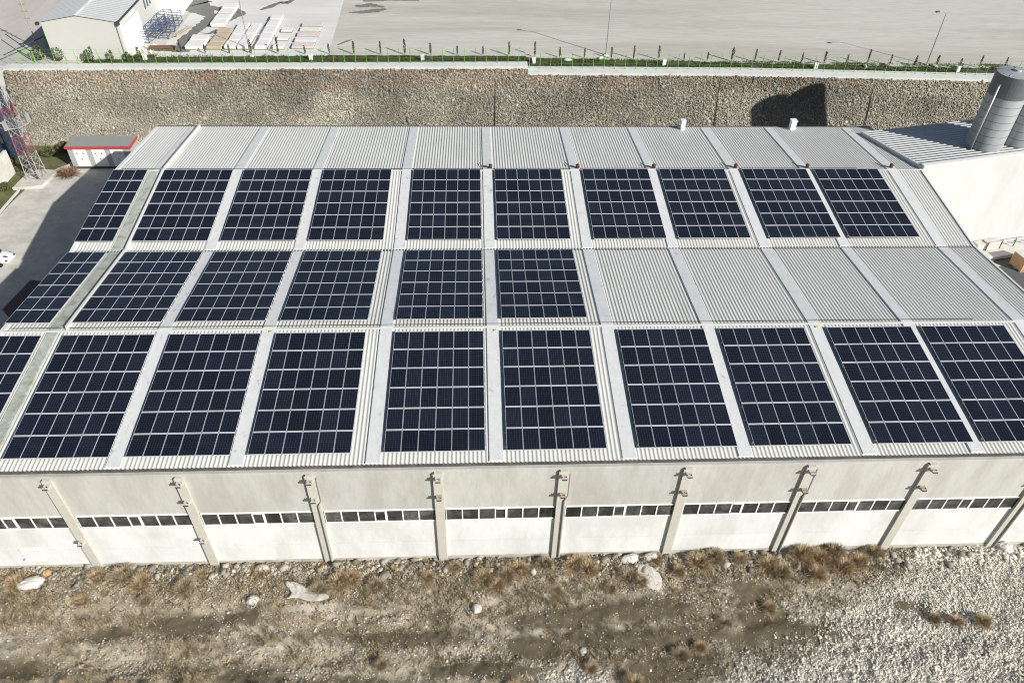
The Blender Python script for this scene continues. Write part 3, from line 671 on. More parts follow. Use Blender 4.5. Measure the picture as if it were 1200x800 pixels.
# debris in the strip
for i, (x, y, s) in enumerate([(38.4,64.2,.55), (42.6,65.0,.35), (75.8,63.6,.5), (84.9,64.0,.6), (-.2,64.4,.35)]):
    a = MB().ell((0,0,.12), s, s*.45, .2, 9, 5); o = a.build('rubble_lump', M['plastic'], None, loc=(x, y, zt(x))); o.rotation_euler = (0,0,i*.7)
    tag(o, ['long pale sack lying on the strip left of the middle lamp', 'pale lump at the foot of the middle lamp post', 'pale stone on the strip near the right lamp', 'pale lump beside the right lamp post base', 'pale stone by the pole near the slab stacks'][i], 'debris', 'pale lumps on the planting strip')
# ------------------------------------------------------------------ shed top left
shed = thing('storage_shed', 'white low shed with ribbed grey gable roof above the stone wall', 'shed', (-18.9, 63.3, -1), math.radians(1.5))
W2 = 4.15; EH = 4.35; RH = 5.05; LN = 30
b = MB(); P5 = [(-W2,0,-.2), (W2,0,-.2), (W2,0,EH), (0,0,RH), (-W2,0,EH)]
n = 5; b.v += P5 + [(p[0],.2,p[2]) for p in P5]; b.f += [(0,1,2,3,4), (9,8,7,6,5)] + [(i, 5+i, 5+(i+1) % 5, (i+1) % 5) for i in range(5)]; b.mi += [0]*7
b.build('gable_wall', M['shedwall'], shed, loc=(0,0,0))
MB().box(W2-.2, W2, .21, LN, -.2, EH).build('side_wall', M['shedwhite'], shed, loc=(0,0,0))
MB().box(-W2, -W2+.2, .21, LN, -.2, EH).build('side_wall', M['shedwhite'], shed, loc=(0,0,0))
for s in (-1, 1):
    prof = []; 
    V = []; y = -.15; yy = []
    while y < LN: yy += [(y,0), (y+.42,0), (y+.46,.05), (y+.52,.05), (y+.56,0)]; y += .56
    for (xx, zz_) in ((0, RH+.08), (s*(W2+.25), EH+.04)):
        for (y_, h) in yy: V.append((xx, y_, zz_+h))
    n = len(yy); F = [(k, k+1, n+k+1, n+k) if s < 0 else (k, n+k, n+k+1, k+1) for k in range(n-1)]
    link('roof', fast_mesh('roof', V, F, M['shedroof']), shed, (0,0,0))
MB().box(-.12,.12,-.17,LN,RH+.12,RH+.18).build('ridge_cap', M['cap'], shed, loc=(0,0,0))
MB().box(W2+.2,W2+.38,-.1,LN,EH-.14,EH+.02).build('gutter', M['dark'], shed, loc=(0,0,0))
MB().box(W2+.2,W2+.5,-.35,.1,EH-.3,EH+.12).build('gutter_box', M['dark'], shed, loc=(0,0,0))
MB().box(-W2-.5,-W2-.2,-.35,.1,EH-.25,EH+.05).build('gutter_box', M['dark'], shed, loc=(0,0,0))
MB().tube((W2+.1,-.1,EH-.2), (W2+.1,-.1,-.1), .05).build('downpipe', M['pipe'], shed, loc=(0,0,0))
MB().box(W2, W2+.5, 1.2, 6.5, -.2, 3.6).build('lean_to', M['leanto'], shed, loc=(0,0,0))
for q in range(3): MB().box(W2+.0, W2+.04, 10.2+q*1.0, 10.6+q*1.0, 2.5, 4.0).build('window', M['navy'], shed, loc=(0,0,0))
MB().box(W2+.01, W2+2.6, 15.5, LN, -.2, 5.2).build('extension', M['leanto'], shed, loc=(0,0,0))
# ------------------------------------------------------------------ stone slab stacks
def stack(x0, x1, y0, y1, h, mt_, lab, grp):
    cx, cy = (x0+x1)/2, (y0+y1)/2; w, l = x1-x0, y1-y0
    t = thing('slab_stack', lab, 'stone stack', (cx, cy, -.984), random.uniform(-.05,.05), grp)
    h *= .48; b = MB(); z = .14; nn = max(3, int(h/.12))
    for q in range(nn):
        dx, dy = random.uniform(-.05,.05), random.uniform(-.06,.06)
        b.box(-w/2+dx+.04, w/2+dx-.04, -l/2+dy+.04, l/2+dy-.04, z, z+h/nn-.02); z += h/nn
    b.build('slabs', mt_, t, loc=(0,0,0))
    p = MB(); p.box(-w/2+.02, w/2-.02, -l/2+.05, l/2-.05, .1, .138); [p.box(-w/2+.02, w/2-.02, -l/2+.1+q*(l-.4)/2, -l/2+.3+q*(l-.4)/2, 0, .12) for q in range(3)]; p.build('pallet', M['wood'], t, loc=(0,0,0))
COLS = [('A', -8.6, -6.5, [(66.3,68.4,.9,'w'), (68.6,70.3,.9,'w')]),
        ('B', -6.0, -4.2, [(66.3,67.8,.8,'t'), (68.0,69.5,.8,'t'), (69.8,71.2,.7,'t'), (71.5,73.0,.8,'t')]),
        ('C', -3.9, -2.5, [(66.4,68.4,.9,'w'), (68.6,70.6,.9,'w'), (70.8,72.8,.8,'w'), (73.0,74.8,.8,'w')]),
        ('D', -2.3, -1.0, [(66.4,68.6,.9,'w'), (68.8,70.8,.8,'w'), (71.0,73.0,.8,'w'), (73.2,75.0,.7,'w')]),
        ('E', -.2, 1.3, [(66.5,68.7,.9,'w'), (68.9,71.1,.9,'w'), (71.3,73.5,.9,'w'), (73.7,75.9,.9,'w'), (76.1,78.0,1.0,'w')]),
        ('F', -7.5, -5.6, [(74.2,76.0,.9,'w'), (76.2,78.0,.9,'w'), (78.2,80.0,1.0,'w'), (80.2,82.0,1.1,'w')]),
        ('G', 1.9, 3.3, [(66.6,68.0,.6,'w'), (69.5,70.7,.5,'w'), (72.4,73.6,.5,'w')]),
        ('H', 4.2, 6.9, [(66.8,68.4,.5,'p'), (68.9,70.3,.5,'w'), (70.8,72.2,.45,'p'), (72.7,74.0,.4,'w'), (74.6,75.8,.4,'p')])]
GN = {'A': 'leftmost short column', 'B': 'tan column', 'C': 'white column just right of the tan stacks', 'D': 'narrow column left of the thin pole', 'E': 'white column right of the thin pole', 'F': 'far white column behind the tan stacks', 'G': 'sparse low column in the middle', 'H': 'wide low pinkish column at the right'}
for c, x0, x1, rows in COLS:
    for q, (y0, y1, h, k) in enumerate(rows):
        stack(x0, x1, y0, y1, h, {'w': M['slabw'], 't': M['slabt'], 'p': M['slabp']}[k], '%s stack %s from the fence in the %s' % ({'w': 'white', 't': 'tan', 'p': 'pinkish'}[k], ordn(q), GN[c]), 'stacks of stone slabs in the concrete yard')
# blue racks, pipes, logs
def rack(x, y, rz, lab):
    t = thing('steel_rack', lab, 'rack', (x, y, -.984), rz, 'blue steel racks beside the shed')
    b = MB(); a, c, h = .55, .9, 1.5
    for px_, py_ in ((-a,-c), (a,-c), (a,c), (-a,c)): MB().tube((px_,py_,0), (px_,py_,h), .045, n=6).build('upright', M['blue'], t, loc=(0,0,0))
    for z in (.1, .8, 1.45):
        for p, q in (((-a,-c),(a,-c)), ((a,-c),(a,c)), ((a,c),(-a,c)), ((-a,c),(-a,-c)), ((-a,0),(a,0))): b.tube((*p,z), (*q,z), .035, n=6)
    b.build('crossbar', M['blue'], t, loc=(0,0,0))
k = 0
for x, y in ((-14.0,69.6), (-13.9,71.7), (-13.8,73.8), (-13.7,75.9), (-12.5,71.2), (-12.4,73.4), (-12.3,75.6)):
    rack(x, y, random.uniform(-.25,.25), 'blue steel rack %s in the cluster beside the shed' % ['nearest the fence', 'second back along the shed', 'third back along the shed', 'farthest back along the shed', 'at the front of the outer row', 'in the middle of the outer row', 'at the back of the outer row'][k]); k += 1
for i in range(5):
    a = random.uniform(.1,.5); o = MB().tube((-1.6*math.sin(a),-1.6,.15+.05*i), (1.6*math.sin(a),1.6,.15+.05*i), .08, n=8).build('rusty_pipe', M['rust'], None, loc=(-11.2+.22*i, 71.6+.15*i, -.98))
    tag(o, 'rusty red steel pipe lying beside the blue racks', 'pipe', 'rusty pipes beside the blue racks')
for i in range(7):
    a = random.uniform(-.12,.12); z = .12+(.2 if i > 3 else 0); yy_ = 66.2+.27*(i % 4)+(.12 if i > 3 else 0)
    o = MB().tube((-1.5,-1.5*a,0), (1.5,1.5*a,0), .13, .1, n=8).build('log', M['logs'], None, loc=(-11.4, yy_, -.98+z)); tag(o, 'dark log in the low pile by the fence right of the shed', 'log', 'logs piled by the fence')
for i, (x, y) in enumerate(((-14.0,66.0), (-13.2,67.4), (-12.8,65.2))):
    b = MB(); r = random.Random(i)
    for q in range(9): c = Vector((r.uniform(-.6,.6), r.uniform(-.5,.5), .12)); d_ = Vector((r.uniform(-.6,.6), r.uniform(-.6,.6), r.uniform(0,.4))); b.tube(c-d_*.5, c+d_*.5, .05, n=5)
    o = b.build('scrap_heap', M['frame_w'], None, loc=(x, y, -.98)); tag(o, ['white scrap metal heap by the shed corner', 'white scrap heap in front of the blue racks', 'white scrap heap nearest the fence by the logs'][i], 'scrap', 'scrap heaps near the shed')
o = MB().box(-.35,.35,-.3,.3,0,.6).box(-.25,.2,-.2,.25,.6,.85).build('green_machine', M['green'], None, loc=(-14.2+2.5-3.2, 82.5, -.98)); tag(o, 'small green machine in the yard beyond the racks', 'machine')
# ------------------------------------------------------------------ left courtyard: kiosk, mast, wall, neighbour, car, container
kt = thing('transformer_kiosk', 'white transformer kiosk with grey roof and red fascia against the stone wall', 'kiosk', (-16.0, 53.4, G), math.radians(.6))
KW, KD, KH = 3.5, 1.15, 2.75
MB().box(-KW, KW, -KD, KD, .28, KH-.2).build('body', M['kioskgrey'], kt, loc=(0,0,0))
MB().box(-KW+.05, KW-.05, -KD+.05, KD-.05, -.2, .279).build('base', M['dark'], kt, loc=(0,0,0))
for q, x in enumerate((-2.9, -.85, 1.2)):
    d = MB().box(x, x+1.45, -KD-.035, -KD-.001, .34, KH-.26).build('door', M['kioskwhite'], kt, loc=(0,0,0))
    for dx, z in ((.35,1.9), (1.05,1.9), (.72,1.2)):
        v = MB().box(x+dx-.05, x+dx+.05, -KD-.06, -KD-.036, z, z+.13).build('vent', M['dark'], None); v.parent = d
MB().box(-KW-.15, KW+.15, -KD-.2, -KD-.08, KH-.18, KH+.08).build('fascia', M['red'], kt, loc=(0,0,0))
MB().box(KW+.03, KW+.15, -KD-.079, KD+.15, KH-.18, KH+.08).build('fascia', M['red'], kt, loc=(0,0,0))
MB().hexa([(-KW-.15,-KD-.079,KH-.17), (KW+.029,-KD-.079,KH-.17), (KW+.029,KD+.15,KH-.17), (-KW-.15,KD+.15,KH-.17), (-KW-.15,-KD-.079,KH+.07), (KW+.029,-KD-.079,KH+.07), (KW+.029,KD+.15,KH+.13), (-KW-.15,KD+.15,KH+.13)]).build('roof', M['kioskroof'], kt, loc=(0,0,0))
# lattice mast
mt_ = thing('lattice_mast', 'red and white steel lattice mast with antenna ring in the left corner', 'mast', (-22.6, 49.9, G))
H = 10.6; B0, B1 = .78, .38
def leg(i, z): 
    r = B0+(B1-B0)*z/H; sx_, sy_ = ((-1,-1), (1,-1), (1,1), (-1,1))[i % 4]; return (sx_*r, sy_*r, z)
for i in range(4):
    for (z0, z1, mm) in ((0,3.2,'towerw'), (3.2,5.4,'mastred'), (5.4,7.4,'towerw'), (7.4,8.8,'mastred'), (8.8,H,'towerw')):
        MB().tube(leg(i,z0), leg(i,z1), .045, n=6).build('leg', M[mm], mt_, loc=(0,0,0))
levels = list(np.linspace(0,H,11))
for z0, z1 in zip(levels[:-1], levels[1:]):
    mm = 'mastred' if (3 < (z0+z1)/2 < 5.4 or 7.4 < (z0+z1)/2 < 8.8) else 'towerw'
    b = MB()
    for i in range(4): b.tube(leg(i,z0), leg(i+1,z1), .022, n=5); b.tube(leg(i+1,z0), leg(i,z1), .022, n=5); b.tube(leg(i,z1), leg(i+1,z1), .022, n=5)
    b.build('bracing', M[mm], mt_, loc=(0,0,0))
b = MB(); z = 6.7
for i in range(8): a = i*math.pi/4; a2 = a+math.pi/4; b.tube((1.5*math.cos(a),1.5*math.sin(a),z), (1.5*math.cos(a2),1.5*math.sin(a2),z), .045, n=5); b.tube((.5*math.cos(a),.5*math.sin(a),z-.05), (1.5*math.cos(a),1.5*math.sin(a),z-.05), .03, n=5); b.tube((1.5*math.cos(a),1.5*math.sin(a),z), (1.5*math.cos(a),1.5*math.sin(a),z+.9), .03, n=5)
b.build('platform', M['towerw'], mt_, loc=(0,0,0))
for i in range(3):
    a = i*2.1+.4; MB().box(1.5*math.cos(a)-.09,1.5*math.cos(a)+.09,1.5*math.sin(a)-.16,1.5*math.sin(a)+.16,z-.1,z+.9).build('antenna', M['towerw'], mt_, loc=(0,0,0))
MB().tube((.3,-.6,0), (.15,-.35,H-.5), .09, n=6).build('cable_run', M['dark'], mt_, loc=(0,0,0))
o = MB().prism([(-24.3,47.4), (-21.3,47.9), (-20.9,51.4), (-24.0,51.6)], G-.1, G+.32).build('mast_footing', M['court'], None, bevel=.03); tag(o, 'pale concrete slab under the lattice mast', 'footing')
o = MB().box(-23.72,-23.5,20,47.35,G-.1,G+.14).build('kerb', M['conc'], None); tag(o, 'pale concrete kerb along the grass on the left', 'kerb')
o = MB().prism([(-20.8,51.5), (-20.6,51.5), (-19.9,54.4), (-20.1,54.4)], G-.1, G+.2).build('kerb', M['conc'], None); tag(o, 'short pale kerb between mast slab and transformer kiosk', 'kerb')
o = MB().box(-26.0,-25.7,20,51.4,G-.2,G+2.8).build('boundary_wall', M['conc'], None); tag(o, 'smooth white boundary wall at the left edge beside the grass', 'wall')
nb = thing('neighbour_building', 'dark navy building with white slats cut by the left frame edge', 'building', (-32, 55, G))
MB().box(-33.4, -27.0, 54.2, 57.4, G-.2, -1.15).build('wall', M['navy'], nb); MB().box(-33.6, -26.9, 54.05, 57.5, -1.148, -.95).build('roof', M['conc'], nb)
b = MB(); 
for q in range(9):
    for z in range(3): b.box(-33.3+q*.7, -33.0+q*.7, 54.12, 54.19, -7.2+z*1.7, -6.0+z*1.7)
b.build('window_slat', M['towerw'], nb)
# brush pile
def blades(n, rad, h, seed, w=.02, cols=((.30,.21,.10), (.42,.31,.17), (.20,.14,.08)), spread=.9, droop=0):
    r = np.random.default_rng(seed); a = r.uniform(0, 2*np.pi, n); q = np.sqrt(r.random(n))*rad*.45
    b = np.stack([q*np.cos(a), q*np.sin(a), np.zeros(n)], 1)
    ln = h*r.uniform(.45,1.1,n); th = np.abs(r.normal(0, spread, n)).clip(0,1.45); a2 = a+r.normal(0,.6,n)
    tip = b + np.stack([ln*np.sin(th)*np.cos(a2)*rad/h*1.1, ln*np.sin(th)*np.sin(a2)*rad/h*1.1, ln*np.cos(th)+.03], 1)
    mid = (b+tip)/2 + np.array([0,0,1])*ln[:,None]*.12 + r.normal(0,.03,(n,3))
    s = np.stack([-np.sin(a2), np.cos(a2), r.normal(0,.4,n)], 1)*w
    V = np.stack([b-s, b+s, mid+s*.8, mid-s*.8, mid-s*.8, mid+s*.8, tip+s*.3, tip-s*.3], 1).reshape(-1,3)
    F = np.arange(8*n).reshape(-1,4); c = np.array(cols)[r.integers(0,len(cols),n)]*r.uniform(.7,1.25,(n,1))
    return V, F, np.repeat(c, 8, 0)
a = blades(500, 1.3, .7, 4, .03, ((.20,.13,.08), (.30,.2,.12))); o = link('brush_pile', fast_mesh('brush_pile', a[0], a[1], M['straw'], a[2]), None, (-19.7, 50.9, G)); tag(o, 'brown heap of cut brush on the concrete before the kiosk', 'brush pile')
for i, (x, y, s) in enumerate([(-22.2,56.6,1.0), (-21.0,56.9,.9), (-23.6,55.4,.9), (-25.1,47.6,.7), (-25.0,44.6,.6), (-24.6,52.6,.9), (-20.4,55.4,.8), (-27.2,53.0,1.1)]):
    t = thing('shrub', ['olive shrub at the foot of the stone wall beside the kiosk', 'low olive shrub between kiosk and stone wall', 'dark shrub behind the lattice mast', 'thin shrub against the white boundary wall', 'small shrub at the frame edge by the boundary wall', 'shrub between the mast and the navy building', 'low scrub left of the kiosk', 'dark shrub in front of the navy building'][i], 'shrub', (x, y, G), i, 'scrub in the left corner')
    a = leafcloud(700, .8*s, .05, 1.1*s, 120+i, .10, False, (.05,.055,.02), (.16,.15,.07)); link('crown', fast_mesh('crown', a[0], a[1], M['leaf'], a[2]), t, (0,0,0)); MB().tube((0,0,-.05), (0,0,.7*s), .05, .02, n=6).build('trunk', M['bark'], t, loc=(0,0,0))
# white car (nose in frame)
car = thing('parked_car', 'white parked car with only its nose inside the left frame edge', 'car', (-20.2, 34.0, G), math.radians(-12))
def loft(secs, name, mt, par, smooth=True):
    b = MB(); n = len(secs[0]); 
    for s in secs: b.v += s
    for i in range(len(secs)-1):
        for j in range(n): b.f.append((i*n+j, i*n+(j+1) % n, (i+1)*n+(j+1) % n, (i+1)*n+j)); b.mi.append(0)
    b.f.append(tuple(reversed(range(n)))); b.mi.append(0); b.f.append(tuple((len(secs)-1)*n+j for j in range(n))); b.mi.append(0)
    o = b.build(name, mt, par, loc=(0,0,0), smooth=smooth); sm = o.modifiers.new('subdiv', 'SUBSURF'); sm.levels = 1; sm.render_levels = 2; return o
def csec(x, w, z0, z1): return [(x,-w,z0), (x,w,z0), (x,w*1.02,(z0+z1)/2), (x,w*.9,z1), (x,-w*.9,z1), (x,-w*1.02,(z0+z1)/2)]
loft([csec(-2.1,.7,.4,.85), csec(-1.9,.82,.25,.95), csec(-1,.86,.2,.98), csec(.6,.87,.2,.96), csec(1.6,.84,.22,.86), csec(2.0,.74,.3,.72), csec(2.12,.6,.38,.6)], 'body', M['carw'], car)
loft([csec(-1.75,.55,.9,1.0), csec(-1.2,.68,.92,1.4), csec(-.2,.7,.92,1.47), csec(.35,.68,.92,1.36), csec(1.05,.62,.9,.95)], 'windows', M['glass'], car)
loft([csec(-1.25,.6,1.35,1.43), csec(-.9,.64,1.38,1.48), csec(-.2,.64,1.4,1.5), csec(.2,.6,1.36,1.44)], 'roof', M['carw'], car)
for x in (-1.3, 1.3):
    for y in (-.82, .82): MB().tube((x,y-.1,.32), (x,y+.1,.32), .32, n=18).build('wheel', M['tyre'], car, loc=(0,0,0))
for y in (-.55, .55): MB().ell((1.97,y,.62), .12, .17, .08).build('headlight', M['glass'], car, loc=(0,0,0))
MB().box(1.5,1.95,-.28,-.1,.84,.865).build('bonnet_vent', M['dark'], car, loc=(0,0,0))
ct = thing('container_skip', 'dark brown steel skip in the shade beside the hall', 'skip', (-12.2, 25.3, G), math.radians(-8)); ct.scale = (.95, .72, 1)
MB().hexa([(-1.1,-2.6,.25), (1.1,-2.6,.25), (1.1,2.6,.25), (-1.1,2.6,.25), (-1.25,-2.9,2.3), (1.25,-2.9,2.3), (1.25,2.9,2.3), (-1.25,2.9,2.3)]).build('body', M['brown'], ct, loc=(0,0,0))
b = MB(); 
for q in range(7): b.box(-1.32,-1.18,-2.6+q*.83,-2.5+q*.83,.3,2.3); b.box(1.18,1.32,-2.6+q*.83,-2.5+q*.83,.3,2.3)
b.build('rib', M['brown'], ct, loc=(0,0,0)); MB().box(-1.3,1.3,-2.95,2.95,2.3,2.38).build('lid', M['brown'], ct, loc=(0,0,0)); 
for y in (-1.8,1.8): MB().tube((-1,y,.13), (1,y,.13), .13, n=10).build('roller', M['dark'], ct, loc=(0,0,0))
# ------------------------------------------------------------------ rough ground in front
DARK = [(8.6,-4.6,2.6,.7), (4.8,-5.1,1.5,.5), (4.0,-8.6,2.6,.7), (13.5,-8.2,2.4,.6), (12.4,-4.2,.9,.5), (24.5,-4.6,1.0,.5), (22.5,-5.9,3.4,.6), (31.5,-4.9,2.8,.6), (38.0,-4.4,3.4,.7), (36.5,-6.4,5.2,.7), (30.6,-6.8,2.0,.7), (44.2,-3.4,1.3,.9), (46,-6.3,4.0,.8), (44.5,-5.2,2.0,.6), (19,-8.9,4,.6), (-1,-7.2,3,.7), (38.5,-8.2,3.2,1.0), (27.0,-8.0,3.0,.5), (54.5,-4.7,1.5,.4)]
def edge_x(y): return 54.2 + (y+.3)*1.35      # gravel boundary
def ground_cols(x, y):
    n1 = fbm(x*.35, y*.8, 21); n2 = fbm(x*1.7, y*2.1, 31); n3 = fbm(x*5, y*5, 41)
    soil = np.stack([.31+.0*x, .262+.0*x, .185+.0*x], -1)*(.45+.65*n2+.5*n3)[...,None]
    pale = np.array([.50,.45,.36])*(.5+.55*n3+.4*n2)[...,None]
    band = fbm(x*.12, y*1.6, 27)
    k = np.clip((n1-.42)*3+(band-.5)*3, 0, 1)[...,None]*.75
    c = soil*(1-k)+pale*k
    tr = np.exp(-((y+3.55+.25*np.sin(x*.11))/.38)**2)+np.exp(-((y+5.75+.2*np.sin(x*.09+1))/.40)**2)+.8*np.exp(-((y+7.9)/.35)**2)
    tr = (tr*np.clip((n1-.25)*3.5, 0, 1)).clip(0, 1)[...,None]*.8
    c = c*(1-tr)+np.array([.47,.42,.33])*(.72+.3*n3+.2*n2)[...,None]*tr
    g = np.clip((x-edge_x(y)+ (n1-.5)*9)/5.5+.25, 0, 1)
    g = np.maximum(g, np.clip(1.25-np.hypot((x-32.7)/2.5, (y+9.4)/1.3)+(n2-.5)*.8, 0, 1)*2.2).clip(0,1)
    g = np.maximum(g, np.clip((x-42.0)/3+(y+8.3)*-1.3+(n2-.5)*3, 0, 1)*(y < -7.2))
    gr = np.array([.49,.475,.43])*(.60+.4*n3+.35*n2)[...,None]
    c = c*(1-g[...,None])+gr*g[...,None]
    for (dx, dy, ax, ay) in DARK:
        d = np.clip(1.35-np.hypot((x-dx)/(ax*1.15), (y-dy)/(ay*1.15))+(n2-.5)*1.1+(n1-.5)*.8, 0, 1)[...,None]*.8
        d = np.minimum(d*1.8, .95)
        c = c*(1-d)+np.array([.095,.075,.043])*(.7+.5*n3)[...,None]*d
    return c, g
def gz(x, y):
    base = -.10*np.exp(-((y+5.3)/.5)**2) - .08*np.exp(-((y+7.1)/.5)**2)
    bank = .12*np.exp(-((y+.9)/.75)**2)
    return G + base*1.3 + bank*fbm(x*.6, y*.8, 3)*1.3 + .38*(fbm(x*.5, y*.7, 51)-.5) + .16*(fbm(x*2.3, y*2.3, 61)-.5) + .09*(fbm(x*6, y*6, 71)-.5)
gx, gy = np.meshgrid(np.arange(-20, 84, .15), np.arange(-17, -.28, .13)); Cc, _ = ground_cols(gx, gy)
edgef = np.clip((gy+17)/2, 0, 1)*np.clip((gx+20)/2, 0, 1)*np.clip((83.8-gx)/2, 0, 1)
Vg = np.stack([gx, gy, gz(gx, gy)*edgef+(G-.6)*(1-edgef)], 2).reshape(-1,3); nr, nc_ = gx.shape
idx = np.arange(nr*nc_).reshape(nr, nc_); Fg = np.stack([idx[:-1,:-1], idx[:-1,1:], idx[1:,1:], idx[1:,:-1]], -1).reshape(-1,4)
tag(link('rough_ground', fast_mesh('rough_ground', Vg, Fg, M['earth'], Cc.reshape(-1,3), smooth=True)), kind='structure')
# loose stones
N = 430000
x = rng.uniform(-7, 69, N); y = -.5-11.0*rng.random(N)
cc, g = ground_cols(x, y); lumc = cc.mean(1)
dens = .28+.42*np.clip((fbm(x*.9, y*1.3, 81)-.42)*5, 0, 1)+.75*g
dens += .6*np.exp(-((y+1.2)/.7)**2)
trk = np.exp(-((y+3.55+.25*np.sin(x*.11))/.38)**2)+np.exp(-((y+5.75+.2*np.sin(x*.09+1))/.40)**2); dens *= 1-.75*trk.clip(0,1)*(1-g); dens *= np.clip((lumc-.07)/.12, .03, 1); dens *= .45+1.1*np.clip((fbm(x*.15, y*1.5, 27)-.35)*3, 0, 1)*(1-g)+.6*g
ok = rng.random(N) < dens; x, y, g, cc = x[ok], y[ok], g[ok], cc[ok]; n = len(x)
s = .028+.024*rng.exponential(1, n).clip(0,5.5); s *= np.where(g > .5, .98, .86); bank = np.exp(-((y+1.1)/.6)**2); s *= 1+1.5*bank*rng.random(n)**2
lum = np.where(rng.random(n) < .30+.50*g, rng.uniform(.36,.62,n), rng.uniform(.20,.38,n)); lum *= .82+.4*fbm(x*.35, y*.8, 21)+.05*g
colr = np.stack([lum*1.05, lum*.985, lum*.84], 1)
br = rng.random(n) < .3*(1-g); colr[br] *= np.array([1.05,.86,.62])
V, F, C_ = rocks_mesh(np.stack([x, y, gz(x, y)+s*.12], 1), s, colr, .6, seed=8)
tag(link('rubble', fast_mesh('rubble', V, F, M['rock'], C_)), 'loose pale stones and gravel scattered in front of hall', 'rubble', kind='stuff')
# grass and weeds in the planting strip
n = 5200
gx_ = rng.uniform(-19, 95, n); gy_ = rng.uniform(62.1, 64.9, n); zt_ = np.array([zt(v) for v in gx_])
keep = fbm(gx_*.6, gy_*1.2, 33) > .40; gx_, gy_, zt_ = gx_[keep], gy_[keep], zt_[keep]; n = len(gx_); nb_ = 5
bx = np.repeat(gx_, nb_)+rng.normal(0,.12,n*nb_); by = np.repeat(gy_, nb_)+rng.normal(0,.12,n*nb_); bz = np.repeat(zt_, nb_)
ang = rng.uniform(0,2*np.pi,n*nb_); ln = rng.uniform(.06,.22,n*nb_); b0 = np.stack([bx,by,bz],1)
tip = b0+np.stack([ln*.5*np.cos(ang), ln*.5*np.sin(ang), ln*.8],1); sd_ = np.stack([-np.sin(ang),np.cos(ang),0*ang],1)*.035
V = np.stack([b0-sd_, b0+sd_, tip+sd_*.4, tip-sd_*.4],1).reshape(-1,3)
cl = np.array(((.06,.085,.02),(.05,.06,.02),(.10,.085,.04),(.07,.11,.025)))[rng.integers(0,4,n*nb_)]*rng.uniform(.7,1.2,(n*nb_,1))
tag(link('weeds', fast_mesh('weeds', V, np.arange(len(V)).reshape(-1,4), M['leaf'], np.repeat(cl,4,0))), 'green grass and weeds in the planting strip behind the fence', 'grass', kind='stuff')
# bigger broken stones along the wall foot
n = 800; x = rng.uniform(-6, 68, n); x = x[fbm(x*.5, x*0, 44) > .38]; n = len(x); y = -.5-1.5*rng.random(n)**1.6; s = .10+.11*rng.exponential(1, n).clip(0,3.2); lum = rng.uniform(.16,.40,n)*np.where(rng.random(n) < .25, .7, 1)
V, F, C_ = rocks_mesh(np.stack([x, y, gz(x, y)+s*.2], 1), s, np.stack([lum*1.06, lum*.98, lum*.82], 1), .7, seed=18)
tag(link('rubble', fast_mesh('rubble', V, F, M['rock'], C_)), 'broken stones heaped along the foot of the hall wall', 'rubble', kind='stuff')
# low dry grass
N = 26000
x = rng.uniform(-7, 58, N); y = -.6-12*rng.random(N); cc, g = ground_cols(x, y)
lg = cc.mean(1); ok = (rng.random(N) < np.clip((lg-.09)/.07, .1, 1)*(.12+.9*np.clip((fbm(x*.5, y*.9, 91)-.45)*4, 0, 1)+.7*np.exp(-((y+1.5)/1.0)**2))*(1-g)); x, y = x[ok], y[ok]
t_ = []; nb_ = 7; n = len(x)
bx = np.repeat(x, nb_)+rng.normal(0,.09,n*nb_); by = np.repeat(y, nb_)+rng.normal(0,.09,n*nb_); bz = gz(bx, by)-.02
ang = rng.uniform(0,2*np.pi,n*nb_); ln = rng.uniform(.12,.34,n*nb_); th = np.abs(rng.normal(0,.7,n*nb_)).clip(0,1.4)
b0 = np.stack([bx,by,bz],1); tip = b0+np.stack([ln*np.sin(th)*np.cos(ang), ln*np.sin(th)*np.sin(ang), ln*np.cos(th)+.02],1); sd_ = np.stack([-np.sin(ang),np.cos(ang),0*ang],1)*.014
V = np.stack([b0-sd_, b0+sd_, tip+sd_*.4, tip-sd_*.4],1).reshape(-1,3)
cl = np.array(((.33,.25,.14),(.22,.17,.09),(.16,.14,.07),(.40,.33,.2)))[rng.integers(0,4,n*nb_)]*rng.uniform(.7,1.2,(n*nb_,1))
tag(link('dry_grass', fast_mesh('dry_grass', V, np.arange(len(V)).reshape(-1,4), M['straw'], np.repeat(cl,4,0))), 'short dry brown grass growing between the stones', 'grass', kind='stuff')
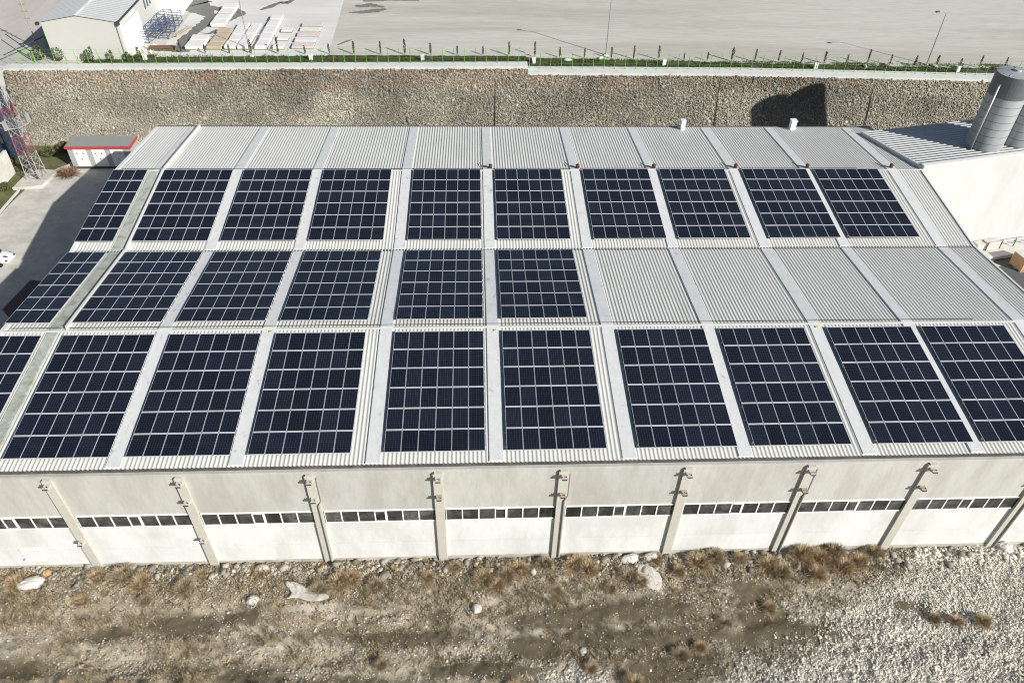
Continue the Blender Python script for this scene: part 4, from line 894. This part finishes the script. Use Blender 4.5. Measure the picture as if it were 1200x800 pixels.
# dry bushes
bm_ = []
for v in range(6):
    a = blades(1500, .66, .72, 200+v, .010, ((.52,.40,.25), (.42,.32,.19), (.62,.50,.34), (.32,.24,.14)) if v % 3 else ((.40,.33,.22), (.28,.23,.15), (.50,.42,.28)), .8)
    tw = blades(60, .5, .55, 300+v, .02, ((.12,.08,.05),))
    bm_.append((fast_mesh('foliage', a[0], a[1], M['straw'], a[2]), fast_mesh('twigs', tw[0], tw[1], M['straw'], tw[2])))
BP = [(16.6,-2.6,.9), (17.9,-2.1,1.2), (18.6,-1.9,1.0), (20.2,-2.4,.9), (23.5,-1.9,.8), (27.1,-2.0,.9), (28.6,-2.0,1.2), (29.4,-1.5,1.2), (28.0,-2.7,.9), (31.2,-1.2,1.0), (33.2,-1.2,1.2), (34.0,-1.6,1.1), (36.6,-2.2,1.2), (37.4,-2.6,.9), (41.4,-1.4,1.2), (42.4,-1.0,1.2), (40.0,-1.9,.8), (46.0,-1.6,1.3), (46.7,-2.2,1.1), (48.4,-1.0,1.4), (49.6,-1.3,1.4), (50.6,-.9,1.2), (50.9,-2.0,1.3), (49.0,-2.4,1.1), (53.4,-.9,1.1), (52.2,-1.6,1.1), (2.4,-1.3,1.0), (4.0,-1.2,1.3), (5.3,-1.8,1.1), (2.0,-2.9,.8), (8.1,-2.2,1.0), (9.0,-1.3,.8), (-2.5,-1.5,1.0), (5.9,-3.0,.7), (3.1,-8.4,.9), (6.1,-8.7,1.1), (7.9,-8.8,.8), (10.0,-8.9,1.0), (35.8,-9.2,1.0), (38.9,-7.5,.9), (40.2,-7.0,.8), (33.4,-8.2,.7), (55.4,-5.7,.75), (56.7,-5.9,.7), (58.4,-6.0,.75), (21.0,-7.6,.7), (14.2,-9.0,.8), (45.2,-4.6,.8), (42.1,-5.5,.7), (28.8,-9.3,.8), (12.8,-1.2,.8), (25.2,-1.2,.7), (38.6,-1.0,.9), (44.2,-1.2,.9), (35.3,-3.0,.7), (31.8,-2.9,.6)]
def bay(x):
    k = int((x-2.5)//7.43)+1
    return ordn(max(0, k))
for i, (x, y, s) in enumerate(BP):
    z = float(gz(np.array([x]), np.array([y]))[0])
    size = 'large' if s > 1.15 else ('mid-sized' if s > .85 else 'small')
    tone = ['dark brown', 'straw-coloured', 'golden'][i % 3] if i % 6 in (0, 3) else ['straw-coloured', 'golden'][i % 2]
    where = 'at the wall foot' if y > -1.45 else ('a step out from the wall' if y > -3.5 else ('out on the open track' if y > -7.2 else 'by the near frame edge'))
    t = thing('dry_bush', '%s %s dry bush %s, %s from the left' % (size, tone, where, ordn(sorted(p[0] for p in BP).index(x)) ), 'bush', (x, y, z-.03), i*1.3, 'dry bushes in front of the hall')
    t.scale = (s*.98*random.uniform(.85,1.2), s*.92*random.uniform(.85,1.1), s*random.uniform(.7,.95))
    for nm, me in zip(('foliage', 'twigs'), bm_[i % 6]):
        o = bpy.data.objects.new(nm, me); COL.objects.link(o); o.parent = t
# pale boulders and sheets
def boulder(x, y, sx_, sy_, sz_, lab, seed, rz=0, m_='plastic'):
    r = random.Random(seed); b = MB().ell((0,0,0), 1, 1, 1, 12, 7)
    b.v = [(v[0]*sx_*(1+r.uniform(-.18,.18)), v[1]*sy_*(1+r.uniform(-.18,.18)), v[2]*sz_*(1+r.uniform(-.15,.15))) for v in b.v]
    o = b.build('boulder', M[m_], None, loc=(x, y, float(gz(np.array([x]), np.array([y]))[0])+sz_*.35), bevel=0); o.rotation_euler = (0,0,rz); tag(o, lab, 'boulder', 'pale blocks on the rough ground')
boulder(-1.6,-1.6,.85,.45,.35, 'long pale boulder near the wall foot below the louvre', 1, .3)
boulder(-.9,-.9,.35,.25,.25, 'small reddish boulder at the wall foot by the long pale one', 2, 0, 'orange')
boulder(26.7,-4.1,.35,.33,.2, 'lone white block on the open ground near the middle', 3, .7)
boulder(37.9,-2.2,.75,1.0,.18, 'flat pale slab sloping from the wall foot right of middle', 4, .5)
boulder(36.9,-.9,.6,.35,.35, 'grey boulder pair left piece above the flat slab', 5, .2, 'conc')
boulder(38.3,-.8,.55,.3,.3, 'grey boulder right piece above the flat slab', 6, .1, 'conc')
boulder(62.6,-.7,.6,.45,.4, 'pale boulder at the wall foot on the far right', 7)
boulder(12.6,-3.1,.4,.35,.2, 'small pale block left of the crumpled sheet', 8)
boulder(33.1,-7.0,.3,.25,.15, 'white chip above the near gravel heap', 9, 1)
boulder(12.8,-1.0,.45,.3,.25, 'pale block touching the second pilaster foot', 10)
sh = []; nx, ny = 22, 14
for j in range(ny):
    for i in range(nx):
        u, v = i/(nx-1), j/(ny-1); X_ = 14.7+2.4*u+.25*math.sin(v*5); Y_ = -3.2+1.25*v*(1-.55*u)+.12*math.sin(u*7)-.5*u*(1-v)*.3
        sh.append((X_, Y_, 0))
sh = np.array(sh); sh[:,2] = gz(sh[:,0], sh[:,1])+.10+.16*fbm(sh[:,0]*2.2, sh[:,1]*2.2, 17)
Fs = [(j*nx+i, j*nx+i+1, (j+1)*nx+i+1, (j+1)*nx+i) for j in range(ny-1) for i in range(nx-1)]
o = link('crumpled_sheet', fast_mesh('crumpled_sheet', sh, Fs, M['plastic'])); so = o.modifiers.new('solid', 'SOLIDIFY'); so.thickness = .02; tag(o, 'crumpled off-white plastic sheet lying on the rubble left of middle', 'plastic sheet')
